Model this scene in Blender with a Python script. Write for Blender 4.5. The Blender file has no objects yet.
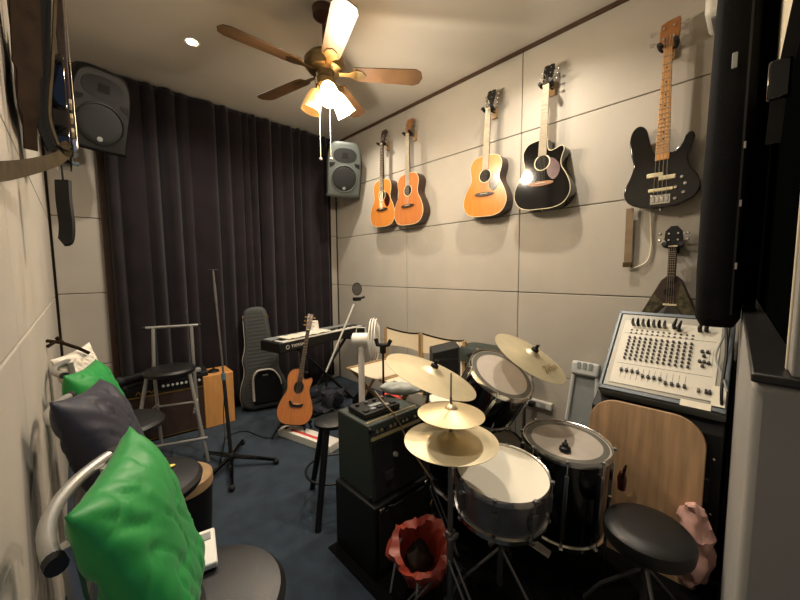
import bpy, bmesh, math, random
from mathutils import Vector as V, Matrix, noise
random.seed(7)
DLK, FANE = 1.9, 24
S = bpy.context.scene
C = S.collection
PI = math.pi
# ------------------------------------------------------------------ camera model
YAW, PIT, ROL, FL, EYE = .7626, .0836, -.0078, 340.42, 1.37
FW = V((math.sin(YAW)*math.cos(PIT), math.cos(YAW)*math.cos(PIT), -math.sin(PIT)))
RT = V((math.cos(YAW), -math.sin(YAW), 0)); UP = RT.cross(FW)
RT, UP = RT*math.cos(ROL)+UP*math.sin(ROL), UP*math.cos(ROL)-RT*math.sin(ROL)
CAM = V((0, 0, EYE))
def P(px, py, x=None, y=None, z=None, d=None):
    """room point seen at a pixel, on a plane x=, y=, z= or at depth d="""
    r = FW + RT*((px-400)/FL) - UP*((py-300)/FL)
    if x is not None: t = x/r.x
    elif y is not None: t = y/r.y
    elif z is not None: t = (z-EYE)/r.z
    else: t = d
    return CAM + r*t
def DN(px, py, ang, ratio):
    """normal of a round disc that reads as an ellipse of this tilt and flatness"""
    v = (P(px, py, d=1)-CAM).normalized(); a = math.radians(ang); q = RT*math.sin(a)+UP*math.cos(a); q = (q-v*q.dot(v)).normalized()
    return q*math.sqrt(1-ratio*ratio)-v*ratio
cd = bpy.data.cameras.new('camera'); co = bpy.data.objects.new('camera', cd); C.objects.link(co)
cd.sensor_width = 36; cd.lens = FL/800*36; cd.clip_start = .02
M = Matrix((RT, UP, -FW)).transposed().to_4x4(); M.translation = CAM; co.matrix_world = M
S.camera = co
S.view_settings.view_transform = 'Standard'; S.view_settings.look = 'None'; S.view_settings.gamma = 1
S.view_settings.use_curve_mapping = False; S.view_settings.exposure = 0.35
# ------------------------------------------------------------------ materials
def srgb(c): return tuple(((v/255)/12.92 if v/255 <= .04045 else ((v/255+.055)/1.055)**2.4) for v in c)+(1,)
MC = {}
def mat(name, col, rough=.6, metal=0, var=.0, vscale=20, bump=0, bscale=80, sheen=0, coat=0, stretch=None, emit=None, es=0, trans=0, spec=.5, alpha=1):
    if name in MC: return MC[name]
    m = bpy.data.materials.new(name); m.use_nodes = True; nt = m.node_tree; b = nt.nodes['Principled BSDF']
    c = srgb(col); b.inputs['Base Color'].default_value = c
    b.inputs['Roughness'].default_value = rough; b.inputs['Metallic'].default_value = metal
    b.inputs['Sheen Weight'].default_value = sheen; b.inputs['Coat Weight'].default_value = coat
    b.inputs['Coat Roughness'].default_value = .08
    b.inputs['Specular IOR Level'].default_value = spec
    b.inputs['Transmission Weight'].default_value = trans; b.inputs['Alpha'].default_value = alpha
    tc = nt.nodes.new('ShaderNodeTexCoord'); mp = nt.nodes.new('ShaderNodeMapping')
    nt.links.new(tc.outputs['Object'], mp.inputs['Vector'])
    if stretch: mp.inputs['Scale'].default_value = stretch
    n = nt.nodes.new('ShaderNodeTexNoise'); n.inputs['Scale'].default_value = vscale; n.inputs['Detail'].default_value = 5
    nt.links.new(mp.outputs[0], n.inputs['Vector'])
    if var:
        r = nt.nodes.new('ShaderNodeValToRGB'); r.color_ramp.elements[0].position = .3; r.color_ramp.elements[1].position = .7
        r.color_ramp.elements[0].color = tuple(v*(1-var) for v in c[:3])+(1,)
        r.color_ramp.elements[1].color = tuple(min(1, v*(1+var)) for v in c[:3])+(1,)
        nt.links.new(n.outputs['Fac'], r.inputs['Fac']); nt.links.new(r.outputs['Color'], b.inputs['Base Color'])
    if bump:
        n2 = nt.nodes.new('ShaderNodeTexNoise'); n2.inputs['Scale'].default_value = bscale; n2.inputs['Detail'].default_value = 4
        nt.links.new(mp.outputs[0], n2.inputs['Vector'])
        bp = nt.nodes.new('ShaderNodeBump'); bp.inputs['Strength'].default_value = bump; bp.inputs['Distance'].default_value = .004
        nt.links.new(n2.outputs['Fac'], bp.inputs['Height']); nt.links.new(bp.outputs[0], b.inputs['Normal'])
    if emit:
        b.inputs['Emission Color'].default_value = srgb(emit); b.inputs['Emission Strength'].default_value = es
    MC[name] = m; return m
def grille(name, a, bcol, scale):
    """woven / perforated two-tone check"""
    m = mat(name, a, .8); nt = m.node_tree; b = nt.nodes['Principled BSDF']
    ck = nt.nodes.new('ShaderNodeTexChecker'); ck.inputs['Scale'].default_value = scale
    ck.inputs['Color1'].default_value = srgb(a); ck.inputs['Color2'].default_value = srgb(bcol)
    mp = nt.nodes['Mapping']; mp.inputs['Rotation'].default_value = (.02, PI/4, .02)
    nt.links.new(mp.outputs[0], ck.inputs['Vector']); nt.links.new(ck.outputs['Color'], b.inputs['Base Color']); return m
M_wall = mat('wall fabric', (177, 170, 158), .9, var=.05, vscale=3, bump=.25, bscale=400, spec=.2)
M_gap = mat('panel gap', (70, 62, 52), .9)
M_ceil = mat('ceiling paint', (196, 190, 178), .75, var=.02, vscale=2, bump=.05, bscale=60)
M_brown = mat('brown trim', (70, 48, 30), .5, var=.2)
M_pad = mat('padded vinyl', (140, 138, 134), .6, var=.05, vscale=4, bump=.1, bscale=40)
M_sill = mat('dark ledge', (22, 20, 20), .35, var=.2)
M_cream = mat('cream paint', (208, 196, 170), .6, var=.03)
M_black = mat('black plastic', (12, 12, 13), .5, bump=.1, bscale=300, spec=.35)
M_gloss = mat('gloss black', (5, 5, 6), .1, coat=.3)
M_vinyl = mat('black vinyl', (15, 14, 14), .46, bump=.12, bscale=220)
M_tolex = mat('black tolex', (13, 15, 14), .6, bump=.6, bscale=500)
M_tolexg = mat('worn green black tolex', (42, 52, 46), .5, var=.12, vscale=9, bump=.5, bscale=500)
M_rubber = mat('rubber', (14, 14, 14), .75)
M_chrome = mat('chrome', (205, 203, 198), .2, 1)
M_silver = mat('silver painted tube', (168, 166, 160), .35, .6)
M_dullst = mat('dull steel', (120, 120, 120), .4, .85)
M_white = mat('white plastic', (226, 222, 212), .4)
M_ivory = mat('ivory plastic', (214, 204, 180), .4)
M_paper = mat('paper', (222, 214, 194), .8, var=.04, vscale=15)
M_grey = mat('grey plastic', (128, 132, 130), .5, var=.05)
M_ltgrey = mat('light grey plastic', (180, 182, 178), .45)
M_gold = mat('gold', (190, 150, 70), .35, .9)
M_spruce = mat('honey spruce', (200, 126, 46), .28, coat=.6, var=.14, vscale=14, stretch=(6, 1, .7))
M_spruce2 = mat('pale spruce', (204, 128, 56), .38, coat=.3, var=.12, vscale=14, stretch=(6, 1, .7))
M_orange = mat('orange cedar', (188, 116, 62), .35, coat=.4, var=.14, vscale=12, stretch=(6, 1, .7))
M_mahog = mat('dark mahogany', (62, 34, 20), .35, coat=.4, var=.25, vscale=10, stretch=(1, 1, 6))
M_rose = mat('rosewood', (52, 36, 26), .5, var=.3, vscale=30, stretch=(1, 1, 6))
M_maple = mat('maple', (206, 150, 88), .35, coat=.3, var=.12, vscale=20, stretch=(5, 1, .6))
M_hstock = mat('amber headstock', (150, 98, 54), .4, var=.15)
M_fretpale = mat('pale worn fretboard', (176, 164, 142), .5, var=.15, vscale=40)
M_guard = mat('tortoise pickguard', (56, 22, 12), .25, coat=.5, var=.5, vscale=60)
M_guard2 = mat('dark pickguard', (34, 32, 24), .25, coat=.4, var=.4)
M_guard3 = mat('plum pickguard', (92, 66, 66), .3, coat=.4, var=.3)
M_bind = mat('cream binding', (222, 208, 168), .4)
M_string = mat('strings', (190, 180, 160), .35, .8)
M_hole = mat('sound hole dark', (10, 7, 5), .9)
M_carpet = mat('blue carpet', (46, 57, 68), .95, var=.28, vscale=9, bump=1.0, bscale=600, sheen=.1, spec=.1)
M_curt = mat('velvet curtain', (24, 17, 21), .85, var=.4, vscale=5, bump=.6, bscale=40, sheen=.12, spec=.2)
M_oak = mat('brown board wood', (168, 136, 102), .5, var=.26, vscale=5, stretch=(7, 1, .5))
M_cajon = mat('birch', (192, 134, 72), .5, var=.1, vscale=5, stretch=(5, 1, 1))
M_pine = mat('pine frame', (166, 134, 92), .5, var=.15)
M_canvas = mat('cream canvas', (220, 206, 178), .9, bump=.4, bscale=300)
M_bronze = mat('cymbal bronze', (222, 210, 176), .45, .75, var=.1, vscale=9)
M_bronze2 = mat('polished cymbal bronze', (230, 212, 170), .36, .8, var=.14, vscale=6)
M_head = mat('coated drum head', (234, 228, 210), .45)
M_clear = mat('clear drum head', (192, 182, 170), .32, var=.05)
M_headring = mat('dark head ring', (104, 102, 94), .35)
M_shell = mat('black shell', (7, 7, 10), .14, coat=.7)
M_steel = mat('brushed snare shell', (124, 126, 132), .3, .75, var=.35, vscale=6)
M_green = mat('green satin', (18, 138, 56), .5, var=.06, vscale=8, sheen=.1)
M_navy = mat('navy satin', (24, 23, 42), .6, sheen=.08)
M_wcush = mat('white cushion', (226, 218, 202), .8)
M_red = mat('red plastic film', (142, 54, 38), .45, var=.15, vscale=12)
M_redp = mat('red print', (200, 70, 62), .6)
M_pink = mat('pink cloth', (205, 160, 148), .7, var=.1, vscale=12)
M_bag = mat('charcoal quilted nylon', (62, 64, 62), .7, var=.1, bump=.4, bscale=200)
M_bagd = mat('black nylon', (7, 7, 8), .85, bump=.3, bscale=200, spec=.15)
M_trimw = mat('off white trim', (202, 196, 184), .7)
M_brownst = mat('brown leather', (40, 29, 19), .8, var=.35, spec=.05)
M_tan = mat('tan leather', (66, 55, 36), .75, var=.3, spec=.1)
M_beige = mat('beige webbing', (122, 102, 76), .8, var=.15)
M_blade = mat('fan blade wood', (84, 60, 36), .45, var=.25, vscale=8, coat=.2)
M_brass = mat('antique brass', (124, 108, 78), .32, .9)
M_gcloth = mat('grey cloth', (160, 162, 156), .9, var=.08)
M_glow = mat('lit frosted glass', (255, 240, 210), .5, emit=(255, 214, 156), es=16)
M_off = mat('unlit glass with painted glow', (246, 226, 170), .4, trans=.35, emit=(255, 190, 110), es=.15)  # shade of the lamp that is off; faint warm glow painted in by emission
M_spot = mat('lit downlight', (255, 240, 220), .5, emit=(255, 220, 170), es=40)
M_pane = mat('window pane with painted reflection', (4, 5, 5), .5, spec=0)  # matte black: the dark reflection is put into the base colour
M_amber = mat('brown glass', (70, 34, 18), .25)
M_blue = mat('blue grey clip', (74, 104, 120), .5)
M_net = grille('brown grille cloth', (64, 42, 34), (34, 22, 20), 260)
M_mesh = grille('perforated grille', (34, 35, 34), (18, 18, 18), 400)
M_amp = mat('amp grille', (22, 22, 21), .75, bump=.5, bscale=500)
# ------------------------------------------------------------------ geometry collector
def rotz(a): return Matrix.Rotation(a, 4, 'Z')
def frame(o, zdir, xhint=(1, 0, 0)):
    z = V(zdir).normalized(); x = V(xhint); x = (x - z*x.dot(z))
    if x.length < 1e-4: x = V((0, 1, 0)) - z*z.y
    x.normalize(); y = z.cross(x)
    m = Matrix((x, y, z)).transposed().to_4x4(); m.translation = V(o); return m
I4 = Matrix.Identity(4)
class G:
    def __init__(s, T=None): s.v = []; s.f = []; s.T = T or I4
    def add(s, vs, fs, m=I4):
        k = len(s.v); T = s.T @ m
        s.v += [T @ V(p) for p in vs]; s.f += [tuple(k+i for i in f) for f in fs]; return s
    def box(s, c, size, m=I4):
        x, y, z = [a/2 for a in size]; c = V(c)
        vs = [c+V((a*x, b*y, d*z)) for d in (-1, 1) for a, b in ((-1, -1), (1, -1), (1, 1), (-1, 1))]
        return s.add(vs, [(3, 2, 1, 0), (4, 5, 6, 7), (0, 1, 5, 4), (1, 2, 6, 5), (2, 3, 7, 6), (3, 0, 4, 7)], m)
    def hexa(s, a, b):
        """two quads a (bottom) and b (top) of 4 points each"""
        return s.add(list(a)+list(b), [(3, 2, 1, 0), (4, 5, 6, 7), (0, 1, 5, 4), (1, 2, 6, 5), (2, 3, 7, 6), (3, 0, 4, 7)])
    def tube(s, pts, r, seg=8, cap=True, closed=False, flat=None):
        pts = [V(p) for p in pts]; n = len(pts); rr = r if isinstance(r, (list, tuple)) else [r]*n
        vs = []; up = None
        for i, p in enumerate(pts):
            if closed: t = pts[(i+1) % n]-pts[i-1]
            else: t = pts[min(i+1, n-1)]-pts[max(i-1, 0)]
            t.normalize()
            if up is None:
                up = V((0, 0, 1)) if abs(t.z) < .9 else V((1, 0, 0))
            u = (up - t*up.dot(t)).normalized(); w = t.cross(u); up = u
            for k in range(seg):
                a = 2*PI*k/seg
                vs.append(p + u*math.cos(a)*rr[i]*(flat or 1) + w*math.sin(a)*rr[i])
        fs = []
        for i in range(n if closed else n-1):
            j = (i+1) % n
            for k in range(seg):
                l = (k+1) % seg; fs.append((i*seg+k, i*seg+l, j*seg+l, j*seg+k))
        if cap and not closed: fs += [tuple(range(seg))[::-1], tuple((n-1)*seg+k for k in range(seg))]
        return s.add(vs, fs)
    def cyl(s, a, b, r, r2=None, seg=16): return s.tube([a, b], [r, r if r2 is None else r2], seg)
    def lathe(s, prof, m=I4, seg=48):
        vs = []; fs = []; n = len(prof)
        for r, z in prof:
            for k in range(seg):
                a = 2*PI*k/seg; vs.append((r*math.cos(a), r*math.sin(a), z))
        for i in range(n-1):
            for k in range(seg):
                l = (k+1) % seg; fs.append((i*seg+k, i*seg+l, (i+1)*seg+l, (i+1)*seg+k))
        return s.add(vs, fs, m)
    def prism(s, out, y0, y1, m=I4):
        """outline in local x,z extruded along local y"""
        n = len(out); vs = [(x, y0, z) for x, z in out]+[(x, y1, z) for x, z in out]
        fs = [tuple(range(n)), tuple(range(n, 2*n))[::-1]]+[(i+n, (i+1) % n+n, (i+1) % n, i) for i in range(n)]
        return s.add(vs, fs, m)
    def ball(s, c, r, seg=16, sc=(1, 1, 1)):
        pr = [(max(1e-4, r*math.sin(PI*i/(seg//2))), -r*math.cos(PI*i/(seg//2))) for i in range(seg//2+1)]
        m = Matrix.Translation(V(c)) @ Matrix.Diagonal((sc[0], sc[1], sc[2], 1)); return s.lathe(pr, m, seg)
    def ribbon(s, pts, w, t, side):
        """flat strap along pts, width w along side vector (or list), thickness t"""
        n = len(pts); pts = [V(p) for p in pts]; sd = side if isinstance(side, list) else [side]*n
        ww = w if isinstance(w, list) else [w]*n
        vs = []
        for i, p in enumerate(pts):
            tg = (pts[min(i+1, n-1)]-pts[max(i-1, 0)]).normalized(); sv = V(sd[i]); sv = (sv-tg*sv.dot(tg)).normalized(); nn = tg.cross(sv)
            for a, b in ((-1, -1), (1, -1), (1, 1), (-1, 1)): vs.append(p+sv*a*ww[i]/2+nn*b*t/2)
        fs = [(0, 1, 2, 3), tuple(4*(n-1)+k for k in (3, 2, 1, 0))]
        for i in range(n-1):
            for k in range(4):
                l = (k+1) % 4; fs.append((4*i+k, 4*i+4+k, 4*i+4+l, 4*i+l))
        return s.add(vs, fs)
    def done(s, name, m, parent=None, bevel=0, smooth=True, sub=0, seg=2, deform=None):
        me = bpy.data.meshes.new(name); me.from_pydata([tuple(p) for p in s.v], [], s.f)
        bm = bmesh.new(); bm.from_mesh(me); bmesh.ops.recalc_face_normals(bm, faces=bm.faces)
        if deform:
            for v in bm.verts: v.co = deform(v.co)
        bm.to_mesh(me); bm.free()
        me.materials.append(m)
        if smooth:
            for p in me.polygons: p.use_smooth = True
            me.set_sharp_from_angle(angle=math.radians(38))
        o = bpy.data.objects.new(name, me); C.objects.link(o)
        if parent: o.parent = parent
        if bevel:
            b = o.modifiers.new('bevel', 'BEVEL'); b.width = bevel; b.segments = seg; b.limit_method = 'ANGLE'; b.angle_limit = math.radians(35)
        if sub:
            q = o.modifiers.new('sub', 'SUBSURF'); q.levels = q.render_levels = sub
        return o
def tag(o, label, cat, group=None, kind=None):
    o['label'] = label; o['category'] = cat
    if group: o['group'] = group
    if kind: o['kind'] = kind
    return o
def thing(name, label, cat, loc=(0, 0, 0), rz=0, group=None, mtx=None):
    o = bpy.data.objects.new(name, None); C.objects.link(o); o.empty_display_size = .05
    if mtx is not None: o.matrix_world = mtx
    else: o.location = loc; o.rotation_euler = (0, 0, rz)
    return tag(o, label, cat, group)
def struct(o): o['kind'] = 'structure'; return o
def dup(root, label, group=None, mtx=None):
    r = root.copy(); C.objects.link(r); r['label'] = label
    if group: r['group'] = group
    if mtx is not None: r.matrix_world = mtx
    for ch in list(root.children):
        c = ch.copy(); C.objects.link(c); c.parent = r
        for g in list(ch.children):
            d = g.copy(); C.objects.link(d); d.parent = c
    return r
def cr(pts, n=6, closed=False):
    """Catmull-Rom through points"""
    pts = [V(p) for p in pts]; N = len(pts); out = []
    for i in range(N if closed else N-1):
        p0 = pts[i-1] if (closed or i > 0) else pts[0]; p1 = pts[i]; p2 = pts[(i+1) % N]
        p3 = pts[(i+2) % N] if (closed or i+2 < N) else pts[-1]
        for k in range(n):
            t = k/n
            out.append(.5*((2*p1)+(p2-p0)*t+(2*p0-5*p1+4*p2-p3)*t*t+(3*p1-p0-3*p2+p3)*t*t*t))
    if not closed: out.append(pts[-1])
    return out
def text(body, size, m, mtx, parent, name='lettering', depth=.0006, shear=0):
    c = bpy.data.curves.new(name, 'FONT'); c.body = body; c.size = size; c.extrude = depth; c.align_x = 'CENTER'; c.align_y = 'CENTER'; c.shear = shear
    o = bpy.data.objects.new('tmp', c); C.objects.link(o)
    dg = bpy.context.evaluated_depsgraph_get(); me = bpy.data.meshes.new_from_object(o.evaluated_get(dg)); me.name = name
    bpy.data.objects.remove(o); me.materials.clear(); me.materials.append(m)
    q = bpy.data.objects.new(name, me); C.objects.link(q); q.parent = parent; q.matrix_local = mtx; return q
# text lies in local XY; STAND turns it to stand up facing -y
STAND = Matrix.Rotation(PI/2, 4, 'X')
# ------------------------------------------------------------------ room
XR, YB, XL, ZC = 2.4577, 3.7336, -.1124, 2.968
ZS = [0, .61, 1.205, 1.794, 2.382, ZC]
g = G(); g.box((1.15, 1.3, -.03), (3.2, 5.4, .06)); struct(g.done('floor', M_carpet, smooth=False))
g = G(); g.box((1.15, 1.3, ZC+.03), (3.2, 5.4, .06)); struct(g.done('ceiling', M_ceil, smooth=False))
def panel_wall(name, horiz, zs, place, back):
    g = G(); gap = .0025
    for i in range(len(horiz)-1):
        for j in range(len(zs)-1):
            a, b, c, d = horiz[i]+gap, horiz[i+1]-gap, zs[j]+gap, zs[j+1]-gap
            c0, sz = place((a+b)/2, b-a, (c+d)/2, d-c); g.box(c0, sz)
    w = g.done(name, M_wall, bevel=.004, seg=2, smooth=False); struct(w)
    b = G(); b.box(*back); struct(b.done('trim_'+str(len(TR)+1), M_gap, smooth=False)); TR.append(1)
TR = []
panel_wall('wall_right', [-1.16, .045, 1.2595, 2.4697, 3.72], ZS, lambda h, w, z, q: ((XR+.012, h, z), (.024, w, q)), ((XR+.045, 1.3, ZC/2), (.05, 5.4, ZC)))
panel_wall('wall_back', [-.1, .75, 1.6, 2.456], [0, .62, 1.213, 1.819, 2.41, ZC], lambda h, w, z, q: ((h, YB+.012, z), (w, .024, q)), ((1.17, YB+.045, ZC/2), (2.7, .05, ZC)))
panel_wall('wall_left', [-1.2, 0.1, 1.3, 2.5, 3.73], [0, .6, 1.193, 1.79, 2.382, ZC], lambda h, w, z, q: ((XL-.012, h, z), (.024, w, q)), ((XL-.045, 1.3, ZC/2), (.05, 5.4, ZC)))
g = G(); g.box((XR-.008, 1.9, ZC-.012), (.016, 3.66, .024)); struct(g.done('trim_9', M_brown, smooth=False))
g = G(); g.box((1.15, YB-.008, ZC-.012), (2.4, .016, .024)); struct(g.done('trim_10', M_brown, smooth=False))
# near wall with the window opening: runs from (.70,.003) to the right wall
nx = lambda X, o=0: V((X, -.004+(X-.70)*.030+o, 0))
SILL = 1.209
def slab(X0, X1, o0, o1, z0, z1):
    a, b, c, d = nx(X0, o0), nx(X1, o0), nx(X1, o1), nx(X0, o1)
    up = lambda p, z: V((p.x, p.y, z))
    return [up(q, z0) for q in (a, b, c, d)], [up(q, z1) for q in (a, b, c, d)]
g = G(); g.hexa(*slab(.70, XR, -.26, 0, 0, SILL-.002)); struct(g.done('wall_near', M_pad, bevel=.012, seg=3))
g = G(); g.hexa(*slab(.697, XR, -.27, .002, SILL-.002, SILL+.012)); struct(g.done('trim_11', M_sill, bevel=.003))
g = G(); g.hexa(*slab(.70, .745, -.26, -.036, SILL+.012, ZC)); struct(g.done('wall_near_post', M_pad, bevel=.004)).name = 'trim_12'
g = G(); g.hexa(*slab(.745, XR, -.06, -.052, SILL+.012, 1.97)); w1 = struct(g.done('window_1', M_pane, smooth=False))
g = G()
g.hexa(*slab(.745, .757, -.06, -.034, SILL+.012, 1.97)); g.hexa(*slab(.745, XR, -.064, -.040, 1.955, 1.975))
g.done('window_frame', M_cream, w1, bevel=.002)
g = G(); g.hexa(*slab(.745, 1.86, -.12, -.036, 1.975, ZC)); struct(g.done('trim_13', M_cream, bevel=.003))
g = G(); g.hexa(*slab(1.862, XR, -.12, -.045, 1.975, ZC)); struct(g.done('trim_14', M_pad, bevel=.003))
# ------------------------------------------------------------------ curtain
def curtain():
    g = G(); n = 420; x0, x1 = .235, 2.33; rows = [2.95, 2.9, 2.5, 2.0, 1.5, 1.0, .5, .2, .06]
    vs = []; fs = []
    for j, z in enumerate(rows):
        s = (2.95-z)/2.9
        for i in range(n+1):
            u = i/n; x = x0+(x1-x0)*u
            ph = u*2*PI*17+2.2*math.sin(u*11)+1.5*math.sin(u*23+1)+.9*math.sin(u*47)
            a = .028+.016*math.sin(u*31+2)
            y = 3.62+a*math.sin(ph+.35*math.sin(s*3+u*9))+.012*s*math.sin(ph*.37+s*2)
            vs.append((x+.006*math.cos(ph)*1.6, y, z))
    for j in range(len(rows)-1):
        for i in range(n): k = j*(n+1)+i; fs.append((k, k+1, k+n+2, k+n+1))
    g.add(vs, fs); c = g.done('curtain', M_curt, smooth=True)
    c.data.set_sharp_from_angle(angle=PI)
    m = c.modifiers.new('s', 'SOLIDIFY'); m.thickness = .003
    tag(c, 'black velvet curtain hanging in folds across the back wall', 'curtain')
    r = G(); r.cyl((.2, 3.64, 2.952), (2.36, 3.64, 2.952), .01); r.done('curtain_rail', M_black, c)
curtain()
g = G(); g.box((.215, 3.716, 1.35), (.045, .03, 2.7)); struct(g.done('trim_15', M_brown, bevel=.003))
# ------------------------------------------------------------------ lights: downlight
sp = P(192, 42, z=ZC)
for k, (x, y, e, lb) in enumerate(((sp.x, sp.y, 30, 'small round recessed downlight glowing in the ceiling left of the fan'), (1.93, 2.78, 30, 'recessed downlight hidden behind the glowing fan shades'),
        (1.93, 1.06, 36, 'recessed downlight above the black acoustic guitar, just outside the frame'), (.62, .86, 26, 'recessed downlight above the hi-hat, outside the frame'))):
    t = thing('downlight', lb, 'ceiling light', (x, y, ZC), group='ceiling downlights')
    G().lathe([(.034, -.001), (.048, -.004), (.05, 0), (.034, 0)]).done('ring', M_white, t)
    G().lathe([(.0001, -.002), (.034, -.002)]).done('lens', M_spot, t)
    l = bpy.data.lights.new('downlight beam', 'SPOT'); l.energy = e*DLK; l.spot_size = 2.5; l.spot_blend = .8; l.shadow_soft_size = .028; l.color = (1, .90, .76)
    lo = bpy.data.objects.new('downlight_beam', l); C.objects.link(lo); lo.location = (x, y, ZC-.012)
# ------------------------------------------------------------------ ceiling fan
fc = V((1.206, 1.917, 0)); ZB = 2.60
t = thing('ceiling_fan', 'brass ceiling fan with wooden blades and three glass lamp shades', 'ceiling fan', (fc.x, fc.y, ZC))
T = Matrix.Translation((0, 0, -ZC))
G(T).lathe([(.0001, ZC), (.07, ZC), (.065, ZC-.045), (.02, ZC-.075), (.0001, ZC-.075)]).done('canopy', M_mahog, t)
G(T).cyl((0, 0, 2.7), (0, 0, ZC-.06), .013).done('downrod', M_mahog, t)
G(T).lathe([(.0001, 2.715), (.05, 2.71), (.1, 2.695), (.125, 2.665), (.125, 2.635), (.105, 2.61), (.06, 2.6), (.055, 2.565), (.065, 2.555), (.06, 2.52), (.03, 2.5), (.0001, 2.498)]).done('motor', M_brass, t)
for a in (178, 105, -37.5, -112, 33):
    a = math.radians(a+0); R_ = rotz(a)
    out = [(.17, -.045), (.2, -.055), (.56, -.068), (.595, -.05), (.61, 0), (.595, .05), (.56, .068), (.2, .055), (.17, .045)]
    tl = Matrix.Translation((0, 0, ZB-ZC)) @ R_ @ Matrix.Rotation(math.radians(-11), 4, 'X')
    g = G(); n = len(out); g.add([(x, y, -.003) for x, y in out]+[(x, y, .003) for x, y in out], [tuple(range(n))[::-1], tuple(range(n, 2*n))]+[(i, (i+1) % n, (i+1) % n+n, i+n) for i in range(n)], tl)
    b = g.done('blade', M_blade, t, bevel=.0015)
    g = G(); out = [(.085, -.014), (.15, -.018), (.19, -.04), (.23, -.03), (.25, 0), (.23, .03), (.19, .04), (.15, .018), (.085, .014)]; n = len(out)
    g.add([(x, y, -.008) for x, y in out]+[(x, y, -.003) for x, y in out], [tuple(range(n))[::-1], tuple(range(n, 2*n))]+[(i, (i+1) % n, (i+1) % n+n, i+n) for i in range(n)], tl)
    g.done('blade_bracket', M_brass, b)
kit = V((fc.x, fc.y, 2.52))
for px, py, lit in ((328, 84, 1), (350, 104, 1), (308, 98, 0)):
    pass
for ang, lit in ((-112, 1), (-8, 1), (150, 0)):
    a = math.radians(ang); dr = V((math.cos(a), math.sin(a), 0)); ax = (dr*(.7 if lit else .3)+V((0, 0, -1))).normalized()
    o = V((0, 0, 2.525-ZC))+dr*.045; p = o+ax*.035
    arm = G().tube([V((0, 0, 2.53-ZC)), o, p], .012).done('lamp_arm', M_brass, t)
    mt = frame(p, ax)
    prof = [(.022, 0), (.034, .012), (.045, .04), (.053, .08), (.059, .12), (.062, .135), (.059, .135), (.055, .118), (.043, .04), (.03, .012), (.018, .004)]
    sh = G().lathe(prof, mt).done('lamp_shade', M_glow if lit else M_off, t)
    if lit: sh['label'] = 'glowing lamp shade'
    bl = G(); bl.lathe([(.0001, .02), (.012, .03), (.022, .06), (.024, .075), (.018, .092), (.0001, .1)], mt, 20); bl.done('bulb', M_glow if lit else M_off, sh)
    if lit:
        l = bpy.data.lights.new('fan lamp', 'POINT'); l.energy = FANE; l.shadow_soft_size = .035; l.color = (1, .86, .69)
        lo = bpy.data.objects.new('fan_lamp_light', l); C.objects.link(lo); q = p+ax*.17; lo.location = V((fc.x, fc.y, ZC))+q
for k, (dx, dy) in enumerate(((-.05, -.005), (-.005, -.05))):
    z0 = 2.50-ZC; c = G().cyl((dx, dy, z0), (dx, dy, z0-.42), .0016, seg=6).done('pull_chain', M_bind, t)
    G().ball((dx, dy, z0-.43), .009, 12).done('pull_knob', M_ivory, c)
# ------------------------------------------------------------------ stringed instruments
def halfs(h, closed=True):
    """closed outline from right half widths [(x,z)...] bottom to top, mirrored"""
    r = cr([V((x, z, 0)) for x, z in h], 5)
    R_ = [(p.x, p.y) for p in r]; L = [(-x, z) for x, z in R_[::-1] if x > 1e-4]
    return R_+L
ACU = [(0, 0), (.09, .003), (.16, .03), (.198, .09), (.2, .15), (.175, .22), (.138, .285), (.13, .33), (.142, .385), (.143, .435), (.11, .485), (.045, .502), (0, .503)]
def acoustic_outline(cut=False, w=1.0):
    L = cr([V((-x*w, z, 0)) for x, z in ACU], 5)
    if cut:
        h = ACU[:8]+[(.140, .375), (.147, .40), (.142, .422), (.122, .43), (.09, .418), (.055, .412), (.036, .43), (.03, .47), (.028, .498), (0, .503)]
        R_ = cr([V((x*w, z, 0)) for x, z in h], 5)
    else: R_ = cr([V((x*w, z, 0)) for x, z in ACU], 5)
    R_ = [(p.x, p.y) for p in R_]; L = [(p.x, p.y) for p in L][1:-1][::-1]
    return R_+L
def scaled(o, k, cz=.24): return [(x*k, cz+(z-cz)*k) for x, z in o]
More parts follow.
